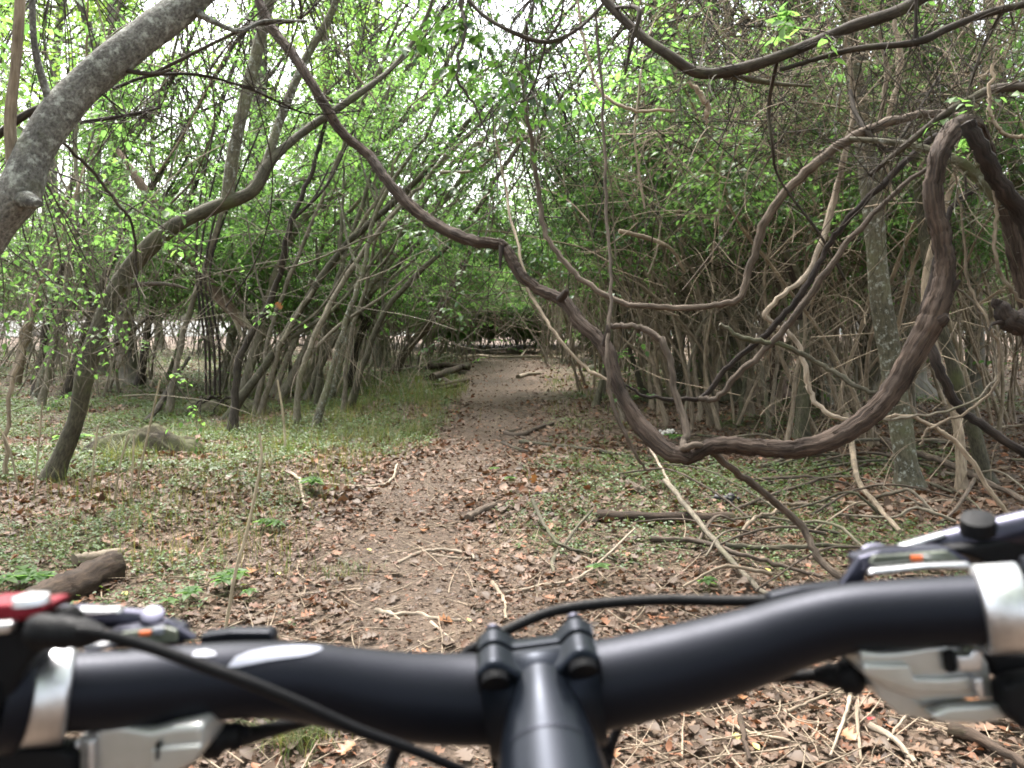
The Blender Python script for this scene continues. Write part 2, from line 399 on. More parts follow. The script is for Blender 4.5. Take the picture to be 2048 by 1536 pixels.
def ground_mat(name, path=False):
    m, nt, out = newmat(name)
    geo = nd(nt, 'ShaderNodeNewGeometry'); at = nd(nt, 'ShaderNodeAttribute', attribute_name='mask')
    v = nd(nt, 'ShaderNodeTexVoronoi', Scale=26.0, Randomness=1.0); 
    nw = nd(nt, 'ShaderNodeTexNoise', Scale=7.0, Detail=3.0); nt.links.new(geo.outputs['Position'], nw.inputs['Vector'])
    wp = mixc(nt, .12, geo.outputs['Position'], nw.outputs['Color'], 'ADD'); nt.links.new(wp, v.inputs['Vector'])
    c1 = ramp(nt, v.outputs['Color'], [(.1, (.045, .032, .022)), (.35, (.09, .062, .044)), (.6, (.15, .11, .08)), (.8, (.21, .16, .12)), (.95, (.12, .075, .05))])
    n1 = nd(nt, 'ShaderNodeTexNoise', Scale=45.0, Detail=6.0, Roughness=.7); nt.links.new(geo.outputs['Position'], n1.inputs['Vector'])
    soil = ramp(nt, n1.outputs[0], [(.3, (.045, .033, .025)), (.5, (.115, .085, .065)), (.7, (.21, .165, .13))])
    n2 = nd(nt, 'ShaderNodeTexNoise', Scale=1.7, Detail=5.0, Roughness=.6); nt.links.new(geo.outputs['Position'], n2.inputs['Vector'])
    f = ramp(nt, n2.outputs[0], [(.35, (.25, .25, .25)), (.6, (.95, .95, .95))] if path else [(.4, (.05, .05, .05)), (.7, (.5, .5, .5))])
    c = mixc(nt, f, c1, soil)
    if not path:
        n3 = nd(nt, 'ShaderNodeTexNoise', Scale=30.0, Detail=5.0, Roughness=.7); nt.links.new(geo.outputs['Position'], n3.inputs['Vector'])
        mm = nd(nt, 'ShaderNodeMath', operation='MULTIPLY'); nt.links.new(at.outputs['Fac'], mm.inputs[0])
        nt.links.new(ramp(nt, n3.outputs[0], [(.42, (0, 0, 0)), (.58, (.75, .75, .75))]), mm.inputs[1])
        c = mixc(nt, mm.outputs[0], c, (.075, .11, .035))
    n5 = nd(nt, 'ShaderNodeTexNoise', Scale=.5, Detail=3.0); nt.links.new(geo.outputs['Position'], n5.inputs['Vector'])
    c = mixc(nt, 1.0, c, ramp(nt, n5.outputs[0], [(.3, (.6, .6, .6)), (.7, (.9, .87, .84))]), 'MULTIPLY')
    b = nd(nt, 'ShaderNodeBsdfPrincipled', Roughness=.9); b.inputs['Specular IOR Level'].default_value = .2
    nt.links.new(c, b.inputs['Base Color'])
    bp = nd(nt, 'ShaderNodeBump', Strength=.8, Distance=.02); nt.links.new(n1.outputs[0], bp.inputs['Height'])
    bp2 = nd(nt, 'ShaderNodeBump', Strength=.5, Distance=.02); nt.links.new(v.outputs['Distance'], bp2.inputs['Height']); nt.links.new(bp.outputs[0], bp2.inputs['Normal'])
    nt.links.new(bp2.outputs[0], b.inputs['Normal']); nt.links.new(b.outputs[0], out.inputs[0])
    return m
M['ground'] = ground_mat('forest_floor'); M['path'] = ground_mat('trodden_earth', True)

# ------------------------------------------------------------------ ground, path, water
xs = np.concatenate([[-2500, -600, -200, -90], np.arange(-50, -9, 1.0), np.arange(-9, 9, .1), np.arange(9, 51, 1.0), [90, 200, 600, 2500]])
ys = np.concatenate([[-2500, -300, -40, -10], np.arange(-3, 14, .1), np.arange(14, 40, .5), [42, 46, 50, 56, 64, 90, 200, 600, 2500]])
X, Y = np.meshgrid(xs, ys)
Z = hgt(X, Y)
nx, ny = len(xs), len(ys)
i, j = np.meshgrid(np.arange(ny - 1), np.arange(nx - 1), indexing='ij')
q = np.stack([i * nx + j, i * nx + j + 1, (i + 1) * nx + j + 1, (i + 1) * nx + j], -1).reshape(-1, 4)
gm = mesh_np('ground', np.stack([X, Y, Z], -1).reshape(-1, 3), q, mats=[M['ground']], attr=green(X, Y).ravel())
ground = tag(link(bpy.data.objects.new('ground', gm)), 'brown forest floor of dead leaves, soil and patches of moss', kind='structure')

py_ = np.arange(1.2, 34, .12); u_ = np.linspace(-1, 1, 15)
PX = []; r0 = np.random.default_rng(5)
for yv in py_:
    hw = path_w(yv) / 2
    el = hw * (1 + .35 * (vnoise(3.3, yv, 1.7) - .5) + .5 * (vnoise(9.1, yv, 5.) - .5)) * .78
    er = hw * (1 + .35 * (vnoise(33.3, yv, 1.5) - .5) + .5 * (vnoise(19.1, yv, 5.) - .5)) * .78
    for u in u_: PX.append([path_c(yv) + (el if u < 0 else er) * u, yv])
PX = np.array(PX); e = np.abs(np.tile(u_, len(py_)))
pz = hgt(PX[:, 0], PX[:, 1]) + .004 + .010 * (1 - e) 
pz = np.where(e > .99, pz - .02, pz)
nu = len(u_); i, j = np.meshgrid(np.arange(len(py_) - 1), np.arange(nu - 1), indexing='ij')
q = np.stack([i * nu + j, i * nu + j + 1, (i + 1) * nu + j + 1, (i + 1) * nu + j], -1).reshape(-1, 4)
pm = mesh_np('path', np.column_stack([PX, pz]), q, mats=[M['path']])
tag(link(bpy.data.objects.new('path', pm)), 'narrow trodden dirt trail winding into the woods', kind='structure')

wm, wnt, wout = newmat('lake_water')
wb = nd(wnt, 'ShaderNodeBsdfPrincipled', Roughness=.12); wb.inputs['Base Color'].default_value = (.08, .1, .1, 1)
wn = nd(wnt, 'ShaderNodeTexNoise', Scale=1.5, Detail=4.0); wbp = nd(wnt, 'ShaderNodeBump', Strength=.1)
wg = nd(wnt, 'ShaderNodeNewGeometry'); wnt.links.new(wg.outputs['Position'], wn.inputs['Vector'])
wnt.links.new(wn.outputs[0], wbp.inputs['Height']); wnt.links.new(wbp.outputs[0], wb.inputs['Normal']); wnt.links.new(wb.outputs[0], wout.inputs[0])
wv = []
th = np.linspace(0, 2 * math.pi, 60, endpoint=False)
for t in th:
    rr = 1 + .05 * math.sin(5 * t) + .03 * math.sin(11 * t + 1)
    wv.append([900 * math.cos(t) * rr, 640 + 592 * math.sin(t) * rr, .012])
wv.append([0, 640, .012])
tag(link(bpy.data.objects.new('lake', mesh_np('lake', np.array(wv), tris=[[k, (k + 1) % 60, 60] for k in range(60)], mats=[wm]))),
    'pale open water glinting beyond the last trees', kind='structure')

# ------------------------------------------------------------------ leaf litter and low growth
def scatter(n, ymin, ymax, powr=1.0, seed=1, wide=.68, xoff=.6):
    r = np.random.default_rng(seed)
    y = ymin + (ymax - ymin) * r.random(n) ** powr
    x = (r.random(n) * 2 - 1) * (y * wide + xoff)
    return x, y, r

def rand_leaf_frame(r, n, tilt):
    th = r.random(n) * 2 * math.pi
    Nn = np.column_stack([r.normal(0, tilt, n), r.normal(0, tilt, n), np.ones(n)])
    D = np.column_stack([np.cos(th), np.sin(th), r.normal(0, tilt * .4, n)])
    return D, Nn
def litter(name, n, y0, y1, tpl, smin, smax, seed, powr=1.0, tilt=.45, label=None, curl=.5):
    x, y, r = scatter(n, y0, y1, powr, seed)
    on = np.abs(x - path_c(y)) < path_w(y) * .33
    keep = (r.random(n) < np.where(on, 1, 1)) & (r.random(n) > green(x, y) * .3)
    x, y = x[keep], y[keep]; k = len(x); on = on[keep]
    D, Nn = rand_leaf_frame(r, k, tilt)
    S = (smin + (smax - smin) * r.random(k) ** 1.6) * np.where(on, .7, 1)
    z = hgt(x, y) + .005 + r.random(k) * .014 + S * .05
    g = Geo(); leaves(g, np.column_stack([x, y, z]) - nrm(D) * S[:, None] * .5, D, Nn, S, tpl, a=r.normal(.4, curl, k), b=r.normal(0, .25, k), fold=.1, width=.7 + .6 * r.random(k))
    return g
g = litter('a', 5500, 1.7, 5.6, T_OAK, .025, .07, 1, .9, tilt=.22, curl=.22)
for (n, a, b, tp, s0, s1, sd, pw) in [(13000, 1.7, 6, T_BEECH, .015, .05, 2, .9), (46000, 1.7, 7, T_SMALL, .008, .03, 3, .8), (26000, 5, 13, T_SMALL, .03, .08, 4, .8),
                                      (9000, 5, 9, T_BEECH, .04, .09, 14, .8), (16000, 12, 34, T_SMALL, .05, .12, 5, .8)]:
    g2 = litter('b', n, a, b, tp, s0, s1, sd, pw)
    g.add(np.concatenate(g2.V), q=np.concatenate(g2.q) if g2.q else None, t=np.concatenate(g2.t) if g2.t else None)
tag(g.obj('leaf_litter', M['litter'], smooth=False), 'brown and reddish dead leaves covering the forest floor', 'leaf litter', kind='stuff')
# single large fallen leaves near the bike: parts of the ground
protos = []
for k in range(6):
    gg = Geo(); r = np.random.default_rng(40 + k)
    leaves(gg, np.array([[-.5, 0, 0.]]), np.array([[1., 0, 0]]), np.array([[0, 0, 1.]]), 1.0, T_OAK if k % 2 else T_BEECH, a=r.normal(.7, .4), b=r.normal(.05, .15), width=1.0)
    protos.append(gg.mesh('fallen_leaf', [M['orange'] if k == 5 else M['litter']], smooth=False))
yg = Geo(); leaves(yg, np.array([[-.5, 0, 0.]]), np.array([[1., 0, 0]]), np.array([[0, 0, 1.]]), 1.0, T_BEECH, a=.5, b=.1)
ypro = yg.mesh('yellow_leaf', [M['yellow']], smooth=False)
r = np.random.default_rng(9)
nleaf = 0
while nleaf < 235:
    px = r.random() * 2048; py = 960 + r.random() ** .6 * 576
    p, t = G(px, py)
    yel = nleaf % 9 == 0
    o = bpy.data.objects.new('fallen_leaf', ypro if yel else protos[r.integers(6) if r.random() < .7 else r.integers(5)])
    s = r.uniform(.03, .05) if yel else r.uniform(.05, .09)
    o.scale = (s, s, s * .8); o.location = (p[0], p[1], p[2] + .022 + s * .06)
    o.rotation_euler = (r.normal(0, .2), r.normal(0, .2), r.random() * 6.28)
    link(o, ground); nleaf += 1

def cover(n, y0, y1, size, seed, powr=.8, lf=3, tpl=T_SMALL, thr=.18, hh=.05):
    x, y, r = scatter(n, y0, y1, powr, seed)
    gk = green(x, y); keep = r.random(n) * .9 + thr * .3 < gk
    x, y = x[keep], y[keep]; k = len(x)
    g = Geo()
    zh = hgt(x, y) + hh * (.4 + r.random(k))
    a0 = r.random(k) * 6.28
    sz = size * (.6 + .8 * r.random(k))
    for l in range(lf):
        an = a0 + l * 6.28 / lf + r.normal(0, .3, k)
        D = np.column_stack([np.cos(an), np.sin(an), r.normal(.05, .25, k)])
        Nn = np.column_stack([r.normal(0, .3, k), r.normal(0, .3, k), np.ones(k)])
        C = np.column_stack([x, y, zh + r.normal(0, .012, k)]) + nrm(D) * (sz * .25)[:, None]
        leaves(g, C, D, Nn, sz, tpl, a=.2, b=-.2)
    return g
g = Geo()
for args in [(26000, 3.0, 7, .019, 21, .9, 4, T_OVATE, .12, .03), (42000, 6, 13, .029, 22, .8, 3, T_SMALL, .2, .05), (26000, 12, 34, .055, 23, .8, 3, T_SMALL, .2, .07)]:
    g2 = cover(*args); g.add(np.concatenate(g2.V), q=np.concatenate(g2.q) if g2.q else None, t=np.concatenate(g2.t) if g2.t else None)
tag(g.obj('ground_cover', M['cover'], smooth=False), 'low green seedlings and creeping plants spread over the floor', 'ground cover', kind='stuff')

def blades(g, cx, cy, n, spread, h, wd, r, lean=.5):
    x = cx + r.normal(0, spread, n); y = cy + r.normal(0, spread, n)
    b = np.column_stack([x, y, hgt(x, y) - .01])
    an = r.random(n) * 6.28; L = h * (.5 + .7 * r.random(n)); ln = lean * (.3 + r.random(n))
    d = np.column_stack([np.cos(an), np.sin(an), np.zeros(n)]); s = np.column_stack([-np.sin(an), np.cos(an), np.zeros(n)])
    V = []
    for t, ww in ((0, 1), (.4, .8), (.75, .5), (1, .05)):
        c = b + d * (L * ln * t ** 2)[:, None] + np.array([0, 0, 1.]) * (L * (t - .35 * ln * t ** 2))[:, None]
        V += [c + s * wd * ww, c - s * wd * ww]
    V = np.stack(V, 1).reshape(-1, 3)
    o = (np.arange(n) * 8)[:, None, None]
    q = np.array([[0, 1, 3, 2], [2, 3, 5, 4], [4, 5, 7, 6]])[None] + o
    g.add(V, q=q.reshape(-1, 4))
g = Geo(); r = np.random.default_rng(31)
for k in range(1500):
    y = 4.2 + 14 * r.random() ** 1.1; x = path_c(y) - path_w(y) / 2 - .1 - abs(r.normal(0, 1.7))
    blades(g, x, y, 7, .09, .10 + .18 * r.random() ** 2, .0012 + y * .00018, r)
for k in range(170):
    y = 7.5 + 9 * r.random(); x = path_c(y) - path_w(y) / 2 - .1 - abs(r.normal(0, 2.6))
    blades(g, x, y, 7, .13, .16 + .2 * r.random(), .0016 + y * .00015, r, lean=.7)
for k in range(150):
    y = 5 + 14 * r.random(); x = path_c(y) + path_w(y) / 2 + .1 + abs(r.normal(0, 1.2))
    blades(g, x, y, 9, .08, .10, .002 + y * .0003, r)
tag(g.obj('grass', M['grassy'], smooth=False), 'thin green grass along both edges of the trail', 'grass', kind='stuff')
for (px, py, n, h, lab) in [(600, 1490, 70, .20, 'bright grass tuft showing under the left half of the handlebar'),
                            (250, 925, 60, .30, 'tall grass tuft in front of the mossy mound on the left'),
                            (465, 830, 60, .32, 'grass tuft at the foot of the leaning stems by the root mound'),
                            (690, 1150, 45, .09, 'small grass tuft at the left edge of the bare path'),
                            (330, 900, 60, .28, 'grass tuft beside the right end of the mossy mound'),
                            (830, 870, 70, .20, 'grass tuft where green growth reaches the path on the left')]:
    p, t = G(px, py); g = Geo(); blades(g, p[0], p[1], n * 3, .07 * (t / 4) ** .5, h, .0011 + .0002 * t, np.random.default_rng(px), lean=1.0)
    tag(g.obj('grass_tuft', M['grassy'], origin=p, smooth=False), lab, 'grass tuft').location = p

# ------------------------------------------------------------------ foliage generator
def sprays(g, starts, dirs, lens, leaf, r, per=9, tpl=T_SMALL, m_leaf=0, m_twig=1, flat=.35, twig_r=.0028, droop=.25, tw=True):
    """leafy side twigs: starts (N,3), dirs (N,3)"""
    N = len(starts); Mx = 5
    dirs = nrm(dirs); t = np.linspace(0, 1, Mx)
    wob = r.normal(0, .10, (N, 3))
    C = starts[:, None] + dirs[:, None] * (lens[:, None] * t)[..., None] + (lens[:, None] * t ** 2)[..., None] * (wob[:, None] + np.array([0, 0, -droop]))
    if tw: tubes(g, C, (twig_r * (1 - .75 * t))[None] * np.ones((N, 1)), n=3, m=m_twig)
    for k in range(per):
        tt = (k + .6 + r.random(N) * .5) / per
        f = np.clip(tt, 0, 1) * (Mx - 1); i0 = np.minimum(f.astype(int), Mx - 2); fr = (f - i0)[:, None]
        ar = np.arange(N); c = C[ar, i0] * (1 - fr) + C[ar, i0 + 1] * fr
        tg = nrm(C[ar, i0 + 1] - C[ar, i0])
        up = np.column_stack([r.normal(0, flat, N), r.normal(0, flat, N), np.ones(N)])
        sd = nrm(np.cross(up, tg)) * (1 if k % 2 else -1)
        D = tg * .55 + sd * (.9 if k < per - 1 else .1) + np.column_stack([np.zeros(N), np.zeros(N), r.normal(-.15, .2, N)])
        leaves(g, c, D, up, leaf * (.65 + .6 * r.random(N)), tpl, a=.15, b=-.25, m=m_leaf)

def arch_stem(r, base, az, length, lean, n=10, wob=.12, up0=1.0):
    """a stem that starts steep and arches over towards azimuth az"""
    pts = [np.array(base, float)]; d = np.array([math.cos(az) * .15, math.sin(az) * .15, up0]); step = length / n
    for k in range(n):
        tt = k / n
        d = nrm(d + np.array([math.cos(az), math.sin(az), 0]) * lean * (.25 + tt) * .35 + r.normal(0, wob, 3) * np.array([1, 1, .6]) - np.array([0, 0, lean * .18 * tt]))
        pts.append(pts[-1] + d * step)
    return np.array(pts)

def make_shrub(name, label, cat, group, seed, nst, length, lean, spread, leafm, sprays_per, leaf_lo, leaf_size, stem_mat, rbase, twigs=0, tilt_az=0.0, per=9):
    r = np.random.default_rng(seed)
    root = empty(name, (0, 0, 0)); tag(root, label, cat, group)
    S = []; Dd = []
    for k in range(nst):
        az = tilt_az + r.normal(0, spread); L = length * r.uniform(.7, 1.15)
        pts = arch_stem(r, (r.normal(0, .3), r.normal(0, .3), -.05), az, L, lean * r.uniform(.25, 1.3), wob=.17)
        c = catmull(pts, 3); rb = rbase * r.uniform(.6, 1.25)
        g = Geo(); rad = rb * (1 - .8 * np.linspace(0, 1, len(c)) ** 1.1) + .002
        rad[0] *= 1.5; rad[1] *= 1.2
        tube(g, c, rad, 6, lump=.08, seed=seed + k)
        nb = r.integers(5, 9)
        for b in range(nb):
            i0 = int(len(c) * r.uniform(.25, .92)); azb = az + r.normal(0, 1.0); Lb = L * r.uniform(.15, .42)
            d0 = nrm(nrm(c[min(i0 + 1, len(c) - 1)] - c[i0 - 1]) * .8 + np.array([math.cos(azb), math.sin(azb), r.uniform(-.1, .7)]) * .8)
            bp = [c[i0]]
            for s in range(5):
                d0 = nrm(d0 + r.normal(0, .16, 3)); bp.append(bp[-1] + d0 * Lb / 5)
            bc = catmull(bp, 2); tube(g, bc, np.linspace(rad[i0] * .55, .0018, len(bc)), 4, caps=False)
            for q_ in range(len(bc)):
                if bc[q_][2] > leaf_lo and q_ > 1:
                    for _ in range(sprays_per):
                        S.append(bc[q_]); Dd.append([*(np.array([math.cos(azb), math.sin(azb)]) * .5 + r.normal(0, .8, 2)), r.normal(.1, .35)])
        for q_ in range(len(c)):
            if c[q_][2] > leaf_lo * 1.1 and q_ > len(c) * .35:
                for _ in range(sprays_per):
                    S.append(c[q_]); Dd.append([*r.normal(0, .8, 2), r.normal(.1, .35)])
        g.obj('stem', [stem_mat], root)
    if twigs:
        n = twigs; g = Geo(); src = np.array(S)[r.integers(len(S), size=n)] if len(S) else np.zeros((n, 3))
        src = src * np.array([1, 1, .0]) + np.column_stack([r.normal(0, .5, n), r.normal(0, .5, n), r.uniform(1.0, 3.4, n)])
        C = rand_curves(r, src, r.uniform(.5, 1.6, n), 7)
        tubes(g, C, np.linspace(.0055, .002, 7)[None] * r.uniform(.6, 1.5, (n, 1)), 3)
        g.obj('dead_twigs', [M['tan']], root)['kind'] = 'stuff'
    if len(S):
        S = np.array(S); Dd = np.array(Dd)
        g = Geo(); sprays(g, S, Dd, r.uniform(.2, .55, len(S)), leaf_size, r, per=per)
        g.obj('foliage', [leafm, M['stem']], root, smooth=False)
    return root

def rand_curves(r, start, length, Mx, updir=.2, wob=.35, d0=None):
    N = len(start)
    d = nrm(r.normal(0, 1, (N, 3)) + np.array([0, 0, updir])) if d0 is None else nrm(d0)
    bend = r.normal(0, wob, (N, 3)); C = [start]
    for k in range(Mx - 1):
        d = nrm(d + bend * .35 + r.normal(0, wob * .3, (N, 3))); C.append(C[-1] + d * (length / (Mx - 1))[:, None])
    return np.stack(C, 1)

# understory: leafy arching shrubs, several kinds, then copies
kinds = []
GL = 'arching leafy shrubs of the left thicket'; GR = 'many-stemmed shrubs of the right thicket'; GF = 'leafy shrubs far down the woods'
LAB_L = 'arching understory shrub with bright green leaves in the left thicket'
LAB_R = 'many-stemmed brown shrub with sparse green leaves in the right thicket'
LAB_F = 'leafy green shrub standing far back among the trees'
for k in range(3):
    kinds.append(('L', make_shrub('understory_shrub', LAB_L, 'shrub', GL, 100 + k, 5, 5.6, .7, 1.0, M['leaf'], 2, 1.5 + .3 * k, .078, M['stem'], .022, twigs=30, tilt_az=0, per=10)))
for k in range(3):
    kinds.append(('R', make_shrub('thicket_shrub', LAB_R, 'shrub', GR, 200 + k, 7, 5.0, .45, 1.1, M['leaf_mid'], 3, 2.0, .062, M['tan'], .020, twigs=90, per=8)))
for k in range(2):
    kinds.append(('F', make_shrub('forest_shrub', LAB_F, 'shrub', GF, 300 + k, 5, 6.0, .5, 1.4, M['leaf'], 2, 1.5, .09, M['stem'], .03, per=11)))
GB = 'low leafy bushes closing the far end of the woods'
for k in range(2):
    kinds.append(('B', make_shrub('leafy_bush', 'low leafy bush closing the view at the far end of the woods', 'bush', GB, 350 + k, 9, 3.0, .4, 2.0, M['leaf_mid'], 4, .25, .10, M['stem'], .016, twigs=60)))
used = set()
def place(kind, x, y, rz, s):
    cand = [i for i, (kk, o) in enumerate(kinds) if kk == kind]
    i = cand[place.n % len(cand)]; place.n += 1
    o = kinds[i][1]
    if i in used: o = copy_tree(o)
    used.add(i)
    o.location = (x, y, float(hgt(x, y))); o.rotation_euler = (0, 0, rz); o.scale = (s, s, s)
    a = abs(x - path_c(y)) / y; far = 'nearer' if y < 18 else ('middle' if y < 25 else 'farther')
    where = 'close beside the trail' if a < .17 else ('midway into the woods' if a < .38 else 'out toward the picture edge')
    sd = 'left' if x < path_c(y) else 'right'
    if kind in 'LR':
        lab = ('arching understory shrub with bright green leaves' if kind == 'L' else 'many-stemmed brown shrub with sparse leaves') + ' ' + where + ', ' + far + ' ' + sd + ' thicket'
    elif kind == 'F': lab = 'leafy green shrub far back in the woods, ' + where + ' on the ' + sd
    else: lab = 'low dark bush closing the far woods, ' + where + ' on the ' + sd
    o['label'] = lab; o['group'] = lab + ', set'
place.n = 0
r = np.random.default_rng(77); spots = []
def try_spot(x, y, md):
    for (a, b) in spots:
        if (a - x) ** 2 + (b - y) ** 2 < md * md: return False
    spots.append((x, y)); return True
cnt = 0
while cnt < 32:      # left
    y = r.uniform(14, 32); x = path_c(y) - path_w(y) / 2 - .9 - r.random() ** 1.2 * (y * .62 - .2)
    if try_spot(x, y, 1.1): place('L', x, y, r.normal(.0, .5), r.uniform(.8, 1.2)); cnt += 1
cnt = 0
while cnt < 27:      # right
    y = r.uniform(8.5, 27); x = path_c(y) + path_w(y) / 2 + 1.0 + r.random() ** 1.2 * (y * .60 - .4)
    if try_spot(x, y, 1.2): place('R', x, y, math.pi + r.normal(0, .7), r.uniform(.8, 1.15)); cnt += 1
for (x, y, s) in [(-1.6, 25, 1), (1.5, 24, 1), (-1.5, 29, 1.1), (1.2, 29.5, 1.1), (-2.6, 33, 1.1), (2.6, 35, 1.1), (-2.3, 21, .9), (2.2, 20, .9)]:
    place('F', x, y, r.random() * 6.28, s)
for (x, y, s) in [(-1.2, 33, .9), (1.0, 33.5, .9), (.0, 36, 1.0), (-2.1, 34.5, 1), (2.0, 35.5, 1), (0, 38.5, 1.3), (-1.3, 38, 1.2), (1.5, 39, 1.2), (-3.4, 36, 1), (3.4, 35, 1.1), (-5.2, 38, 1.2), (5.4, 39, 1.1), (-2.9, 31, .8), (2.9, 30.5, .8), (.4, 41, 1.4), (-2, 42, 1.4), (2.6, 42, 1.4), (-7.5, 40, 1.1), (8, 40, 1.2)]:
    place('B', x, y, r.random() * 6.28, s)
for _ in range(6):
    y = r.uniform(40, 45); place('B', r.uniform(-1, 1) * y * .64, y, r.random() * 6.28, r.uniform(.8, 1.3))
cnt = 0
while cnt < 24:
    y = r.uniform(26, 48); x = r.uniform(-1, 1) * (y * .66)
    if try_spot(x, y, 2.4): place('F', x, y, r.random() * 6.28, r.uniform(.9, 1.4)); cnt += 1

# canopy trees: straight trunks with high crowns
def make_canopy(seed, h, rb):
    r = np.random.default_rng(seed)
    root = empty('canopy_tree', (0, 0, 0)); tag(root, 'tall canopy tree with a bare straight trunk and high green crown', 'tree', 'tall canopy trees standing through the woods')
    c = catmull([[0, 0, -.1], [r.normal(0, .1), r.normal(0, .1), h * .3], [r.normal(0, .3), r.normal(0, .3), h * .65], [r.normal(0, .5), r.normal(0, .5), h]], 6)
    g = Geo(); rad = rb * (1 - .7 * np.linspace(0, 1, len(c))); rad[0] *= 1.45; rad[1] *= 1.12
    tube(g, c, rad, 12, ridge=.03, seed=seed, lump=.04); g.obj('trunk', [M['trunk_far']], root)
    S = []; D = []
    for b in range(16):
        i0 = int(len(c) * r.uniform(.42, .98)); i0 = min(i0, len(c) - 1); az = r.random() * 6.28; L = r.uniform(1.6, 3.6)
        d0 = np.array([math.cos(az), math.sin(az), r.uniform(.1, .8)]); bp = [c[i0]]
        for s in range(6): d0 = nrm(d0 + r.normal(0, .14, 3)); bp.append(bp[-1] + d0 * L / 6)
        bc = catmull(bp, 3); g = Geo(); tube(g, bc, np.linspace(rad[i0] * .45, .008, len(bc)), 5); g.obj('branch', [M['trunk_far']], root)
        for q_ in range(5, len(bc)):
            for _ in range(3): S.append(bc[q_] + r.normal(0, .25, 3)); D.append(r.normal(0, 1, 3) * [1, 1, .5])
    g = Geo(); sprays(g, np.array(S), np.array(D), r.uniform(.4, .9, len(S)), .12, r, per=8, twig_r=.005)
    g.obj('crown', [M['leaf_high'], M['stem']], root, smooth=False)
    return root
ct = [make_canopy(500 + k, 11 + k, .17 + .03 * k) for k in range(4)]
r = np.random.default_rng(55); tsp = [(-9.5, 19, 1.1), (-3.6, 22.5, 1.0), (-4.9, 26, 1.2), (7.2, 15.5, 1.5), (5.2, 20, 1.2), (3.9, 17, 1.1), (9, 24, 1.3)]
k = 0
while k < 20:
    y = r.uniform(20, 46); x = r.uniform(-1, 1) * (y * .66)
    if abs(x) > 1.8 and all((a - x) ** 2 + (b - y) ** 2 > 9 for a, b, _ in tsp): tsp.append((x, y, r.uniform(.8, 1.25))); k += 1
tsp += [(-6, 3, 1), (6, 1, 1.1), (-4.5, -4, 1), (5, -6, 1.1), (-8, 9, 1), (9, 8, 1.2), (-11, -1, 1), (11, 2, 1), (-2, -4.5, 1), (2.5, -3.5, 1.1), (0, -8, 1.2), (-7, -8, 1.2), (8, -9, 1.2), (-3.5, -12, 1.3), (3, -13, 1.3), (-9, -13, 1.2), (10, -4, 1.2), (-12, 5, 1.1), (12, 8, 1.1)]
for k, (x, y, s) in enumerate(tsp):
    o = ct[k % 4] if k < 4 else copy_tree(ct[k % 4])
    o.location = (x, y, float(hgt(x, y))); o.rotation_euler = (0, 0, r.random() * 6.28); o.scale = (s, s, r.uniform(.9, 1.15))
    if y > 10:
        a = abs(x) / y; lab = 'tall straight canopy tree %s the woods, %s on the %s' % ('amid' if y < 30 else ('deep in' if y < 40 else 'far back in'), 'near the trail line' if a < .2 else ('midway out' if a < .42 else 'far out'), 'left' if x < 0 else 'right')
    else: lab = 'tall canopy tree overhead beside or behind the bicycle'
    o['label'] = lab; o['group'] = lab + ', set'

# ------------------------------------------------------------------ traced stems, trunks, vines
WF = .83     # traced outlines were read a little wide
def trace(pts, base=None, seg=7):
    """pts (px, py, depth offset, width px); base None = the first point stands on the ground"""
    if base is None:
        p0, d0 = G(pts[0][0], pts[0][1])
    else: d0 = base; p0 = P(pts[0][0], pts[0][1], d0 + pts[0][2])
    P3 = [P(a, b, d0 + c) for (a, b, c, w) in pts]; P3[0] = p0
    if base is None: P3[0] = p0 - np.array([0, 0, .06])
    Rr = [w * WF / 2 * (d0 + c) / F for (a, b, c, w) in pts]
    c4 = catmull(np.column_stack([P3, Rr]), seg)
    return c4[:, :3], np.maximum(c4[:, 3], .001), d0

